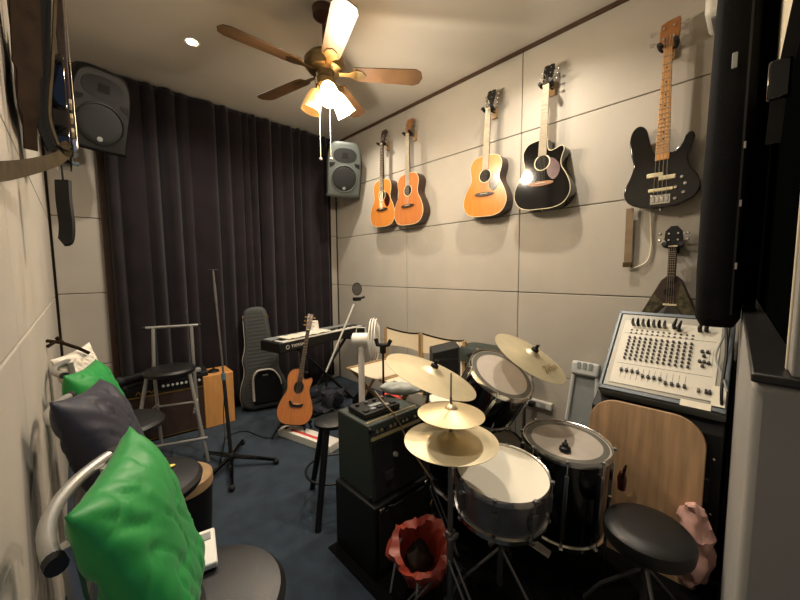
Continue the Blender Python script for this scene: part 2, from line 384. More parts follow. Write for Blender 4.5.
def guitar_parts(t, body, top, neckm, board, guard=None, cut=False, w=1.0, hole=True, dp=.105, bind=M_bind, headm=M_gloss, blob=False, gz=0):
    out = acoustic_outline(cut, w)
    G().prism(out, -dp, 0).done('body', body, t, bevel=.004)
    G().prism(scaled(out, .985), -dp-.003, -dp+.001).done('soundboard', top, t, smooth=False)
    G().tube([(x, -dp-.001, z) for x, z in scaled(out, .993)], .0032, 6, closed=True).done('binding', bind, t)
    hm = frame((0, -dp-.0035, .335), (0, -1, 0))
    G().lathe([(.0001, .001), (.05, .001)], hm, 32).done('sound_hole', M_hole, t)
    G().lathe([(.050, .001), (.0515, .002), (.056, .002), (.058, .001)], hm, 32).done('rosette', bind if not blob else M_rose, t)
    if guard:
        gp = cr([V(p+(0,)) for p in ((.05, .36), (.09, .345), (.125, .29), (.118, .235), (.085, .205), (.05, .235), (.036, .285), (.056, .315))], 5, True)
        G().prism([(p.x, p.y+gz) for p in gp], -dp-.0045, -dp-.0028).done('pickguard', guard, t)
    if blob:
        bp = cr([V(p+(0,)) for p in ((-.085, .205), (-.06, .165), (0, .158), (.06, .165), (.085, .19), (.06, .188), (.03, .18), (0, .178), (-.04, .185), (-.065, .212))], 4, True)
        b = G().prism([(p.x, p.y) for p in bp], -dp-.013, -dp-.003).done('bridge', M_hole, t)
    else:
        bp = cr([V(p+(0,)) for p in ((-.085, .18), (-.05, .172), (0, .168), (.05, .172), (.085, .18), (.085, .192), (.045, .2), (-.045, .2), (-.085, .192))], 3, True)
        b = G().prism([(p.x, p.y) for p in bp], -dp-.012, -dp-.003).done('bridge', M_rose if top is not M_gloss else M_hstock, t)
    G().box((0, -dp-.014, .189), (.07, .004, .004)).done('saddle', M_bind, b)
    # neck
    g = G(); z0, z1 = .44, .872; ny = -dp+.0
    g.add([(-.028, ny-.004, z0), (-.02, ny+.022, z0), (.02, ny+.022, z0), (.028, ny-.004, z0), (-.0215, ny-.004, z1), (-.015, ny+.014, z1), (.015, ny+.014, z1), (.0215, ny-.004, z1)],
          [(0, 1, 2, 3), (7, 6, 5, 4), (0, 4, 5, 1), (1, 5, 6, 2), (2, 6, 7, 3), (3, 7, 4, 0)])
    g.done('neck', neckm, t, bevel=.004)
    G().add([(-.029, ny-.004, .385), (.029, ny-.004, .385), (.0215, ny-.004, z1), (-.0215, ny-.004, z1), (-.029, ny-.010, .385), (.029, ny-.010, .385), (.0215, ny-.010, z1), (-.0215, ny-.010, z1)],
            [(0, 1, 2, 3), (7, 6, 5, 4), (0, 4, 5, 1), (1, 5, 6, 2), (2, 6, 7, 3), (3, 7, 4, 0)]).done('fretboard', board, t)
    sc = .645; g = G()
    for k in range(1, 21):
        z = .872-sc*(1-2**(-k/12)); wv = .0215+(.872-z)/.487*.0075; g.box((0, ny-.0105, z), (wv*2, .002, .002))
    g.done('frets', M_string, t, smooth=False)
    g = G()
    for k in range(6):
        u = (k-2.5)/2.5; g.tube([(u*.026, -dp-.017, .19), (u*.0175, ny-.013, z1), (u*.022, ny-.008, .91+.02*(2-abs(k-2.5)))], .0007, 4)
    g.done('strings', M_string, t)
    hs = [(-.023, z1-.004), (.023, z1-.004), (.03, z1+.03), (.036, z1+.13), (.034, z1+.155), (.012, z1+.16), (0, z1+.152), (-.012, z1+.16), (-.034, z1+.155), (-.036, z1+.13), (-.03, z1+.03)]
    H = Matrix.Translation((0, ny, z1)) @ Matrix.Rotation(-.24, 4, 'X') @ Matrix.Translation((0, 0, -z1))
    hd = G().prism(hs, -.007, .009, H).done('headstock', headm, t, bevel=.0015)
    G().box((0, ny-.009, z1), (.044, .009, .005)).done('nut', M_bind, t)
    for sx in (-1, 1):
        for k in range(3):
            z = z1+.045+k*.04; g = G(H); g.cyl((sx*.02, -.016, z), (sx*.02, .014, z), .004, seg=10); g.cyl((sx*.03, .012, z), (sx*.05, .012, z), .0025, seg=8); g.ball((sx*.057, .012, z), .009, 10, (1, .5, .8))
            g.done('tuning_peg', M_chrome if not blob else M_gold, t)
    G().cyl((0, -dp/2, .002), (0, -dp/2, -.012), .006).done('strap_button', M_chrome, t)
TOWALL = lambda p: Matrix.Translation(p) @ rotz(-PI/2)
def wall_guitar(name, label, ypos, zbot, L, tilt, group, roll=0, lz=1, **kw):
    mt = TOWALL(V((XR-.004, ypos, zbot))) @ Matrix.Rotation(roll, 4, 'Y') @ Matrix.Diagonal((L, L, L*lz, 1))
    t = thing(name, label, 'guitar', group=group, mtx=mt); guitar_parts(t, **kw); return t
GG = 'guitars on the wall'
wall_guitar('acoustic_guitar', 'honey acoustic guitar farthest along the wall, its dark red pickguard facing out', 2.72, 1.835, .95, 0, GG, roll=.01, body=M_mahog, top=M_spruce2, neckm=M_mahog, board=M_rose, guard=M_guard, headm=M_rose)
wall_guitar('acoustic_guitar', 'orange acoustic guitar without pickguard, second from the corner speaker', 2.34, 1.815, .96, 0, GG, roll=.0, body=M_mahog, top=M_orange, neckm=M_mahog, board=M_fretpale, headm=M_hstock)
wall_guitar('acoustic_guitar', 'golden acoustic guitar with dark pickguard hung beside the black one', 1.51, 1.795, .95, 0, GG, roll=.045, lz=.965, body=M_mahog, top=M_spruce, neckm=M_mahog, board=M_fretpale, guard=M_guard2)
wall_guitar('acoustic_guitar', 'glossy black acoustic guitar with white binding and cutaway on the wall', 1.06, 1.79, .96, 0, GG, roll=.03, lz=.96, body=M_gloss, top=M_gloss, neckm=M_mahog, board=M_fretpale, guard=M_guard3, cut=True)
def hanger(y, z, label, dx=.115, blk=M_pine):
    t = thing('guitar_hanger', label, 'hanger', group='guitar hangers', mtx=TOWALL(V((XR, y, z))))
    G().box((0, -.01, 0), (.042, .02, .085)).done('wall_plate', blk, t, bevel=.003)
    G().tube([(0, -.02, 0), (0, -dx+.02, 0)], .006).done('arm', M_black, t)
    g = G(); g.tube([(-.036, -dx-.035, .008), (-.034, -dx, 0), (-.03, -dx+.02, -.002), (0, -dx+.025, -.002), (.03, -dx+.02, -.002), (.034, -dx, 0), (.036, -dx-.035, .008)], .0125)
    g.done('yoke', M_rubber, t)
hanger(2.72, 2.67, 'black yoke hanger holding the farthest wall guitar', .10)
hanger(2.34, 2.66, 'black yoke hanger holding the orange wall guitar', .10)
hanger(1.475, 2.59, 'black yoke hanger holding the golden guitar beside the black one', .10)
hanger(1.035, 2.60, 'black yoke hanger holding the black acoustic guitar', .10)
# ---- bass
def bass():
    mt = TOWALL(V((XR-.05, .392, 1.71))) @ Matrix.Diagonal((1, 1, .895, 1))
    t = thing('bass_guitar', 'black electric bass guitar with maple neck hanging on the wall', 'guitar', group=GG, mtx=mt)
    pts = [(0, 0), (.08, .008), (.15, .045), (.175, .1), (.165, .155), (.13, .21), (.115, .26), (.13, .31), (.14, .35), (.125, .375), (.1, .365), (.085, .33), (.05, .3), (.03, .3),
           (-.03, .3), (-.05, .33), (-.065, .37), (-.085, .43), (-.12, .45), (-.15, .435), (-.165, .39), (-.155, .32), (-.14, .26), (-.155, .2), (-.18, .14), (-.18, .09), (-.15, .04), (-.08, .008)]
    o = cr([V((x*.95, z*(1+.16*max(0, z-.1)/.35), 0)) for x, z in pts], 4, True); o = [(p.x, p.y) for p in o]
    G().prism(o, -.042, 0).done('body', M_gloss, t, bevel=.009, seg=3)
    g = G(); g.add([(-.033, -.05, .285), (.033, -.05, .285), (.02, -.05, .935), (-.02, -.05, .935), (-.03, -.03, .285), (.03, -.03, .285), (.016, -.03, .935), (-.016, -.03, .935)], [(3, 2, 1, 0), (4, 5, 6, 7), (0, 1, 5, 4), (1, 2, 6, 5), (2, 3, 7, 6), (3, 0, 4, 7)])
    g.done('neck', M_maple, t, bevel=.004)
    g = G()
    for k in range(1, 22):
        z = .935-.86*(1-2**(-k/12)); w = .02+(.935-z)/.65*.013; g.box((0, -.0515, z), (w*2, .003, .003))
    g.done('frets', M_string, t, smooth=False)
    g = G()
    for k in (3, 5, 7, 9, 12, 15, 17):
        z = .935-.86*(1-2**(-(k-.5)/12)); g.lathe([(.0001, .002), (.004, .002)], frame((0, -.0495, z), (0, -1, 0)), 10)
    g.done('fret_dots', M_hole, t)
    hs = [(-.02, .93), (.02, .93), (.04, .955), (.046, 1.0), (.048, 1.07), (.044, 1.09), (-.01, 1.085), (-.036, 1.075), (-.042, 1.0), (-.038, .955)]
    G().prism(hs, -.046, -.03).done('headstock', M_hstock, t, bevel=.003)
    for sx, z in ((-1, .985), (-1, 1.045), (1, .985), (1, 1.045)):
        g = G(); g.cyl((sx*.022, -.055, z), (sx*.022, -.03, z), .006); g.cyl((sx*.03, -.036, z), (sx*.065, -.036, z), .003); g.box((sx*.073, -.036, z), (.018, .006, .024)); g.done('tuning_peg', M_chrome, t)
    G().box((-.028, -.047, .2), (.075, .012, .027)).done('pickup', M_bind, t, bevel=.004)
    G().box((.026, -.047, .177), (.075, .012, .027)).done('pickup', M_bind, t, bevel=.004)
    G().box((0, -.047, .108), (.11, .012, .02)).done('pickup', M_bind, t, bevel=.004)
    g = G(); g.box((0, -.045, .05), (.09, .006, .055))
    for k in range(4): g.box(((k-1.5)*.02, -.052, .052), (.014, .012, .036))
    g.done('bridge', M_chrome, t, bevel=.001)
    for x, z in ((.09, .165), (.066, .11), (.105, .125), (.1, .075), (.066, .045)):
        G().lathe([(.0001, .016), (.008, .015), (.009, .0), (.0001, 0)], frame((x, -.042, z), (0, -1, 0)), 16).done('control_knob', M_chrome, t)
    g = G()
    for k in range(4):
        u = (k-1.5); g.tube([(u*.019, -.06, .06), (u*.0105, -.054, .935), (u*.014, -.05, 1.0)], .0012, 4)
    g.done('strings', M_string, t)
    g = G(); g.cyl((.0, -.02, -.001), (0, -.02, -.016), .007); g.done('strap_button', M_chrome, t)
    g = G(); g.cyl((-.13, -.02, .45), (-.135, -.02, .463), .007); g.done('strap_button', M_chrome, t)
bass()
hanger(.392, 2.558, 'black yoke hanger holding the bass guitar', .085)
# ---- flying-V ukulele
def vuke():
    mt = TOWALL(V((XR-.03, .325, 1.085)))
    t = thing('v_shaped_ukulele', 'small dark v-shaped ukulele with leaf camouflage wing above the mixer', 'ukulele', mtx=mt)
    L = [(-.145, -.045), (-.15, -.01), (-.045, .225), (-.022, .248), (.022, .248), (.045, .225), (.135, 0), (.128, -.03), (.105, -.035), (.02, .085), (0, .095), (-.02, .085), (-.125, -.045)]
    G().prism(L, -.05, 0).done('body', M_rose, t, bevel=.004)
    camo = mat('leaf camouflage', (64, 58, 34), .6, var=.9, vscale=45)
    G().prism([(.02, .09), (.045, .215), (.128, .0), (.12, -.025), (.107, -.028), (.03, .08)], -.0525, -.049).done('camouflage_wing', camo, t)
    G().prism([(-.128, -.035), (-.14, -.01), (-.07, .15), (-.03, .1)], -.0525, -.049).done('camouflage_wing', camo, t)
    G().lathe([(.0001, .002), (.024, .002)], frame((-.005, -.05, .16), (0, -1, 0)), 24).done('sound_hole', M_hole, t)
    G().box((0, -.054, .09), (.06, .008, .01)).done('bridge', M_bind, t, bevel=.001)
    G().box((0, -.045, .315), (.036, .03, .2)).done('neck', M_rose, t, bevel=.003)
    g = G()
    for k in range(11): g.box((0, -.061, .25+.15*(1-2**(-k/12))*2), (.034, .002, .002))
    g.done('frets', M_string, t)
    G().prism([(-.02, .41), (.02, .41), (.042, .45), (.038, .49), (.015, .52), (-.012, .522), (-.036, .495), (-.04, .45)], -.055, -.04).done('headstock', M_black, t, bevel=.002)
    G().box((0, -.062, .411), (.042, .005, .006)).done('nut', M_bind, t)
    for sx in (-1, 1):
        for z in (.445, .48):
            g = G(); g.cyl((sx*.02, -.062, z), (sx*.02, -.05, z), .005); g.cyl((sx*.038, -.047, z), (sx*.055, -.047, z), .0025); g.ball((sx*.06, -.047, z), .009, 10, (1, .6, .8)); g.done('tuning_peg', M_chrome, t)
    g = G()
    for k in range(4): g.tube([((k-1.5)*.01, -.059, .09), ((k-1.5)*.008, -.066, .411)], .0007, 4)
    g.done('strings', M_string, t)
vuke()
hanger(.325, 1.5, 'black yoke hanger holding the small v-shaped ukulele', .075, M_black)
# strap and white cable below the bass
g = G(); pts = [V((XR-.03, .545, z)) for z in (1.735, 1.65, 1.55, 1.47, 1.405)]
g.ribbon(pts, .038, .004, V((0, 1, 0))); s_ = g.done('guitar_strap', M_beige)
tag(s_, 'beige webbing guitar strap hanging straight down beneath the bass', 'strap')
G().box((XR-.032, .545, 1.40), (.012, .048, .03)).done('strap_end', M_tan, s_, bevel=.003)
g = G(); g.tube(cr([(XR-.02, .445, 1.70), (XR-.012, .44, 1.6), (XR-.012, .435, 1.5), (XR-.012, .45, 1.42), (XR-.014, .5, 1.385), (XR-.014, .54, 1.37)], 6), .005); c_ = g.done('white_cable', M_ivory)
tag(c_, 'white cable hanging on the wall below the bass', 'cable')
# ---- floor guitar on stand
gb = P(293, 423, d=2.86); gt = P(310, 318, d=3.02)
ax = (gt-gb).normalized(); fn = V((-.47, -.86, .12)); yb = -(fn-ax*fn.dot(ax)).normalized(); xb = yb.cross(ax)
mt = Matrix((xb, yb, ax)).transposed().to_4x4(); mt.translation = gb
t = thing('acoustic_guitar', 'natural orange acoustic guitar standing on the floor before the keyboard', 'guitar', mtx=mt @ Matrix.Diagonal((.70, .8, .90, 1)))
guitar_parts(t, body=M_mahog, top=M_orange, neckm=M_mahog, board=M_rose, cut=True, blob=True, headm=M_mahog, bind=M_rose)
t = thing('guitar_stand', 'black tubular stand under the floor guitar', 'guitar stand', gb)
inv = V(gb)
bk = mt.to_3x3()
def L2(x, y, z): return bk @ V((x, y, z))
G().tube([L2(-.1, -.12, -.02)+V((0, 0, .0)), L2(-.1, .03, -.02), L2(.1, .03, -.02), L2(.1, -.12, -.02)], .009).done('cradle', M_black, t)
G().tube([L2(0, .04, -.02), L2(0, .05, .42)], .01).done('post', M_black, t)
G().tube([L2(-.06, .03, .42), L2(.06, .03, .42)], .008).done('rest', M_black, t)
for q in ((.17, .0), (-.16, .06), (.03, .14)):
    p0 = L2(0, .045, .2); G().tube([p0, V((q[0], q[1], -gb.z+.01))], .008).done('leg', M_black, t)
# ------------------------------------------------------------------ instruments hanging on the left wall (edge on)
def left_guitar(y, z, label, mbody, mtop, L=.93, off=.09):
    mt = Matrix.Translation(V((XL+off, y, z))) @ rotz(PI/2) @ Matrix.Diagonal((L, L, L, 1))
    t = thing('electric_guitar', label, 'guitar', group='guitars on the left wall', mtx=mt)
    pts = [(0, 0), (.08, .006), (.15, .04), (.165, .1), (.14, .17), (.11, .23), (.12, .3), (.14, .36), (.12, .39), (.09, .36), (.05, .31), (-.04, .31), (-.08, .37), (-.13, .42), (-.16, .39), (-.15, .31), (-.12, .23), (-.14, .17), (-.165, .1), (-.15, .04), (-.08, .006)]
    o = [(p.x, p.y) for p in cr([V((x, z_, 0)) for x, z_ in pts], 4, True)]
    G().prism(o, -.05, 0).done('body', mbody, t, bevel=.006)
    G().prism(scaled(o, .8, .2), -.056, -.049).done('pickguard', mtop, t)
    G().box((0, -.05, .6), (.045, .03, .62)).done('neck', M_rose, t, bevel=.004)
    G().box((0, -.04, .98), (.07, .015, .15)).done('headstock', M_maple, t, bevel=.004)
    G().box((0, -.065, .1), (.08, .014, .05)).done('bridge', M_chrome, t, bevel=.002)
    for z_ in (.16, .22, .28): G().box((0, -.06, z_), (.08, .012, .02)).done('pickup', M_bind, t, bevel=.002)
    for z_ in (.05, .09): G().cyl((.1, -.05, z_), (.1, -.075, z_), .011).done('control_knob', M_chrome, t)
    g = G()
    for k in range(6): g.tube([((k-2.5)*.01, -.074, .1), ((k-2.5)*.007, -.069, .9)], .0008, 4)
    g.done('strings', M_string, t)
    return t
left_guitar(1.98, 1.80, 'dark electric guitar seen edge on, hung on the left wall before the black loudspeaker', M_gloss, M_guard)
left_guitar(1.74, 1.86, 'second dark electric guitar on the left wall, nearer the camera behind brown straps', M_mahog, M_black, off=.02)
def strap(label, pts, w, m, side, t=.004, name='guitar_strap'):
    g = G(); g.ribbon(cr(pts, 6), w, t, V(side)); o = g.done(name, m); return tag(o, label, 'strap', 'straps on the left wall')
strap('wide brown suede strap hanging from above on the left wall', [P(24, -30, y=1.5), P(26, 30, y=1.5), P(28, 75, y=1.5), P(29, 110, y=1.5), P(31, 150, y=1.52)], [.075]*12+[.055]*7+[.035]*6, M_brownst, (.75, .66, 0))
strap('narrow tan leather strap twisting down the left wall', [P(56, -20, y=1.6), P(54, 30, y=1.6), P(52, 70, y=1.6), P(50, 95, y=1.6), P(50, 120, y=1.6), P(58, 145, y=1.6)], .009, M_tan, (.7, .7, 0))
strap('black strap hanging behind the tan leather strap', [P(42, -20, y=1.62), P(41, 40, y=1.62), P(42, 80, y=1.62), P(44, 120, y=1.62), P(56, 152, y=1.62)], .05, M_bagd, (.8, .6, 0))
strap('olive leather strap end reaching out toward the left edge', [P(-14, 171, y=.95), P(4, 171, y=1.12), P(24, 168, y=1.3), P(45, 163, y=1.5), P(60, 157, y=1.62), P(64, 148, y=1.64), P(60, 143, y=1.64)], .04, M_tan, (0, .15, 1), .005)
t = thing('mandolin_case_strap', 'short black leather tab dangling below the edge-on guitar', 'strap', P(63, 180, y=1.7))
p0 = P(63, 180, y=1.7)
g = G(); g.ribbon(cr([V((0, 0, 0)), P(64, 200, y=1.7)-p0, P(67, 225, y=1.7)-p0, P(66, 240, y=1.7)-p0, P(62, 243, y=1.7)-p0], 5), .05, .012, V((.7, -.7, 0))); g.done('tab', M_black, t, bevel=.004)
G().tube([V((0, 0, .11)), V((0, 0, 0))], .003).done('cord', M_black, t)
t.name = 'strap_tab'
def lhanger(y, z, off, label):
    t = thing('guitar_hanger', label, 'hanger', group='guitar hangers', mtx=Matrix.Translation((XL, y, z)) @ rotz(PI/2))
    G().box((0, -.01, 0), (.05, .02, .09)).done('wall_plate', M_black, t, bevel=.003)
    G().tube([(0, -.02, 0), (0, -off, 0)], .006).done('arm', M_black, t)
    G().tube([(-.036, -off-.06, .008), (-.034, -off-.03, 0), (0, -off, -.002), (.034, -off-.03, 0), (.036, -off-.06, .008)], .011).done('yoke', M_rubber, t)
lhanger(1.98, 2.62, .08, 'black hanger carrying the edge-on guitar of the left wall, above the frame')
lhanger(1.74, 2.68, .03, 'black hanger carrying the nearer left wall guitar, above the frame')
# ------------------------------------------------------------------ PA loudspeakers
def pa_speaker(c, target, label, m, mfront, grp, w=.36, h=.56):
    d = (V(target)-V(c)).normalized(); z = V((0, 0, 1)); y = -d; x = y.cross(z).normalized(); z = x.cross(y)
    mt = Matrix((x, y, z)).transposed().to_4x4(); mt.translation = V(c)
    t = thing('loudspeaker', label, 'speaker', group=grp, mtx=mt)
    def ring(y, k, kt): 
        a, b = w/2*k, h/2*k
        return cr([V((-a*.86, y, -b)), V((a*.86, y, -b)), V((a*.98, y, -b*.85)), V((a, y, b*.2)), V((a*.9, y, b*.72)), V((a*.55*kt, y, b*.97)), V((0, y, b)), V((-a*.55*kt, y, b*.97)), V((-a*.9, y, b*.72)), V((-a, y, b*.2)), V((-a*.98, y, -b*.85))], 4, True)
    rings = [ring(-.15, .93, 1.1), ring(-.135, 1, 1.15), ring(-.05, 1, 1.15), ring(.1, .72, 1), ring(.15, .6, 1)]
    n = len(rings[0]); g = G(); vs = [p for r in rings for p in r]
    fs = [tuple(range(n)), tuple((len(rings)-1)*n+i for i in range(n))[::-1]]
    for j in range(len(rings)-1):
        for i in range(n): fs.append((j*n+i, j*n+(i+1) % n, (j+1)*n+(i+1) % n, (j+1)*n+i))
    g.add(vs, fs).done('cabinet', m, t, bevel=.006)
    F = lambda x, z, dy=0: frame((x, -.15-dy, z), (0, -1, 0))
    G().lathe([(.0001, .006), (.1, .006), (.126, .002), (.132, -.002)], F(0, -.085)).done('woofer_grille', M_mesh, t)
    G().lathe([(.128, -.002), (.133, .008), (.14, .006), (.143, -.003)], F(0, -.085)).done('woofer_ring', mfront, t)
    hp = cr([V((-.12, .17, 0)), V((-.06, .215, 0)), V((.06, .215, 0)), V((.12, .17, 0)), (.11, .11, 0), (.05, .08, 0), (-.05, .08, 0), (-.11, .11, 0)], 4, True)
    G().prism([(p.x, p.y) for p in hp], -.153, -.148).done('horn', M_grey if mfront is M_grey else M_mesh, t, bevel=.001)
    G().prism([(-.035, .12), (.035, .12), (.03, .175), (-.03, .175)], -.1545, -.15).done('horn_throat', M_hole, t)
    for s_ in (-1, 1): G().prism([(s_*.16, .02), (s_*.16, .07), (s_*.1, .075), (s_*.115, .045)], -.153, -.145).done('port', M_hole, t)
    G().lathe([(.0001, .003), (.017, .002), (.018, 0)], F(0, -.185, .004), 20).done('badge', M_grey, t)
    return t
pa_speaker((.17, 3.36, 2.55), (1.1, .6, 1.5), 'large dark loudspeaker mounted high at the left end of the curtain', M_black, M_black, 'wall loudspeakers', .345, .54)
MS = mat('speaker grey', (82, 88, 84), .5)
pa_speaker((2.235, 3.25, 2.51), (.9, .4, 1.3), 'grey loudspeaker mounted high in the far right corner', MS, MS, 'wall loudspeakers')
t = thing('speaker_bracket', 'brown bracket above the left loudspeaker', 'bracket', (.2, 3.55, 2.86))
G().tube([(-.18, .0, .03), (.02, -.1, .03), (.02, -.1, -.06)], .008).done('arm', M_brown, t)
G().box((-.02, .1, .02), (.08, .15, .03)).done('plate', M_brown, t)
t = thing('speaker_bracket', 'black bracket behind the grey corner loudspeaker', 'bracket', (2.33, 3.42, 2.52))
G().tube([(-.08, -.1, 0), (.0, .0, 0), (.12, .0, 0)], .012).done('arm', M_black, t)
G().box((.118, 0, 0), (.015, .1, .14)).done('plate', M_black, t)
# AC unit top right
t = thing('wall_unit', 'white rounded appliance high on the wall right of the bass', 'air conditioner', (XR, .15, 2.62))
G().box((-.12, -.01, .08), (.23, .2, .3)).done('casing', M_white, t, bevel=.03, seg=4)
G().box((-.12, -.01, -.072), (.18, .15, .01)).done('vent', M_grey, t)
# ------------------------------------------------------------------ gig bag on the near wall
t = thing('hanging_gig_bag', 'tall black soft case hanging at the right above the mixer', 'bag', (1.86, .100, 1.16))
def softcase(g, w, d, prof, T=I4):
    rows = [];
    for z, kw, kd in prof:
        r = []
        for k in range(24):
            a = 2*PI*k/24; c, s_ = math.cos(a), math.sin(a); e = .45
            r.append((w/2*kw*math.copysign(abs(c)**e, c), d/2*kd*math.copysign(abs(s_)**e, s_), z))
        rows.append(r)
    vs = [p for r in rows for p in r]; fs = [tuple(range(24))[::-1], tuple((len(rows)-1)*24+k for k in range(24))]
    for j in range(len(rows)-1):
        for k in range(24): l = (k+1) % 24; fs.append((j*24+k, j*24+l, (j+1)*24+l, (j+1)*24+k))
    return g.add(vs, fs, T)
T = rotz(.0393)
softcase(G(), .44, .135, [(0, .85, .75), (.03, .97, .95), (.2, 1, 1), (.5, .95, 1), (.8, .9, .95), (1.1, .85, .9), (1.4, .7, .8), (1.45, .6, .7)], T).done('case', M_bagd, t)
g = G(T); g.box((-.217, -.001, .905), (.006, .014, .05)); g.done('name_tag', M_grey, t, bevel=.002)
g = G(T)
g.box((-.2215, -.036, .6), (.003, .006, 1.1))
g.done('zipper', M_black, t)
for z in (.22, .43, .62): G(T).box((-.224, -.04, z), (.004, .006, .022)).done('zipper_pull', M_chrome, t)
G(T).tube([(0, 0, 1.45), (0, -.03, 1.6), (0, -.06, 1.62)], .01).done('hang_loop', M_black, t)
t = thing('recess_darkener', 'narrow black filler added to darken the window recess behind the tall soft case', 'cloth', (2.02, .028, 1.224))  # added filler, darkens the gap between soft case and window
softcase(G(), .16, .068, [(0, .9, .9), (.3, 1, 1), (.9, .95, 1), (1.5, .8, .95), (1.7, .6, .7)], rotz(.03)).done('cloth', M_bagd, t)  # made-up black slab covering the bright strip of wall
t = thing('buckle_strap', 'black strap with side buckle hanging from the window head', 'strap', P(781, 62, x=.95)); p0 = t.location.copy()
G().box((0, .0, -.03), (.012, .03, .07)).done('buckle', M_gloss, t, bevel=.004)
g = G(); g.ribbon([V((-.04, -.03, .2)), V((0, -.008, .0))], .02, .003, V((0, 1, 0))); g.ribbon([V((0, 0, -.065)), V((.01, .002, -.14))], .02, .003, V((0, 1, 0))); g.done('webbing', M_black, t)
# ------------------------------------------------------------------ mixer on its rack
Pt = V((2.33, 0, 1.125)); Pb = V((1.965, 0, .75)); ymin, ymax = .058, .548
M_face = mat('cream face plate', (206, 200, 184), .45)
t = thing('mixing_desk', 'cream mixing console with rows of knobs set in a slanted grey case', 'mixer', (Pb.x, (ymin+ymax)/2, Pb.z))
ez = (Pt-Pb); Lz = ez.length; ez = ez.normalized(); ex = V((0, -1, 0)); ey = ex.cross(ez)*-1   # ey: out of the panel
ey = V((-ez.z, 0, ez.x)); W = ymax-ymin
mt = Matrix((ex, ez, ey)).transposed().to_4x4(); mt.translation = t.location; t.matrix_world = mt    # local x right, y up the slope, z out
G().box((0, Lz/2, -.05), (W, Lz, .09)).done('case', M_grey, t, bevel=.006)
g = G(); g.box((0, .012, .0), (W, .02, .02)); g.box((0, Lz-.012, .0), (W, .02, .02)); g.box((-W/2+.008, Lz/2, .0), (.014, Lz, .02)); g.box((W/2-.008, Lz/2, .0), (.014, Lz, .02)); g.done('case_lip', mat('slate case edge', (96, 102, 108), .4, .3), t, bevel=.002)
G().box((0, Lz/2, .002), (W-.04, Lz-.05, .012)).done('rack_ears', mat('grey beige metal', (150, 146, 134), .45, .2), t, bevel=.002)
face = G().box((0, .045+(Lz-.115)/2, .006), (W-.085, Lz-.115, .012)).done('face_plate', M_face, t, bevel=.002)
pw, ph = W-.085, Lz-.115; x0 = -pw/2; y0 = .045
chan = 14; cw = (pw-.075)/chan
g = G(); blk = mat('panel ink', (60, 54, 50), .6)
for r_ in (.3, .78): g.box((0, y0+ph*r_, .0123), (pw*.93, .0015, .0008))
for k in range(12): g.box((x0+.03+cw*(k+.5), y0+ph*.17, .0123), (.0015, ph*.17, .0008))
g.box((x0+pw*.92, y0+ph*.55, .0123), (.001, ph*.25, .0008)); g.box((x0+pw*.95, y0+ph*.55, .0123), (.001, ph*.25, .0008))
g.done('printed_lines', blk, face)
knm = [mat('dark knob', (46, 42, 44), .4), mat('grey knob', (120, 112, 104), .4)]
nk = 0
for k in range(12):
    X = x0+.03+cw*(k+.5)
    for j, fy in enumerate((.38, .435, .49, .545, .6, .655, .71)):
        nk += 1; G().lathe([(.0065, 0), (.0055, .012), (.0001, .013)], Matrix.Translation((X, y0+ph*fy, .012)), 8).done('knob', knm[0], t)
    fy = .17 if k < 4 else (.13 if k < 8 else .09)
    f_ = G(); f_.box((X, y0+ph*fy+.01, .018), (.011, .017, .014)); f_.done('fader_cap', knm[0], t, bevel=.002)
g = G()
for k in range(12):
    for fy in (.84, .79): g.lathe([(.0055, 0), (.0055, .002), (.003, .002), (.003, .0005), (.0001, .0005)], Matrix.Translation((x0+.03+cw*(k+.5), y0+ph*fy, .012)), 10)
g.done('jack_sockets', blk, t)
for (a, b) in ((.85, .62), (.9, .62), (.87, .56), (.84, .48), (.88, .48), (.92, .47), (.87, .42)):
    G().lathe([(.008, 0), (.0065, .013), (.0001, .014)], Matrix.Translation((x0+pw*a, y0+ph*b, .012)), 10).done('knob', knm[0], t)
for a in (.865, .93, .96): G().box((x0+pw*a, y0+ph*.1, .018), (.009, .02, .014)).done('fader_cap', knm[1] if a < .9 else knm[0], t, bevel=.002)
for k in range(7):
    X = x0+.03+cw*(k+.5); G().tube([(X, y0+ph*.93, .008), (X, y0+ph*.93, .035), (X+.004, y0+ph*.955, .06)], [.008, .0085, .004], 10).done('cable_plug', M_black if k % 2 else M_dullst, t)
for k, (a, b) in enumerate(((.55, .93), (.6, .9), (.8, .92), (.86, .93))):
    X = x0+pw*a; G().tube([(X, y0+ph*b, .008), (X, y0+ph*b, .04), (X+.01, y0+ph*b+.03, .06)], [.009, .009, .004], 10).done('cable_plug', M_black, t)
G().box((W/2-.028, .075, .014), (.046, .1, .002)).done('paper_note', M_paper, t)
G().box((W/2-.1, .012, .0135), (.105, .032, .002)).done('paper_note', M_paper, t)
text('MICROPHONE MIXER', .011, blk, Matrix.Translation((0, y0+ph*.97, .0128)), t) if False else None
# cables down the case's right side
g = G(); g.tube(cr([(2.3, .1, 1.16), (2.2, .085, 1.08), (2.1, .075, .98), (2.0, .078, .85), (1.98, .07, .75)], 6), .006)
tag(g.done('black_cable', M_black), 'black cable running down the right side of the mixing desk', 'cable', 'cables at the mixer')
g = G(); g.tube(cr([(2.33, .14, 1.15), (2.27, .11, 1.13), (2.2, .09, 1.07), (2.12, .11, .97), (2.04, .08, .9), (1.97, .06, .85)], 6), .004)
tag(g.done('grey_cable', M_grey), 'thin grey cable looping over the right end of the mixing desk', 'cable', 'cables at the mixer')
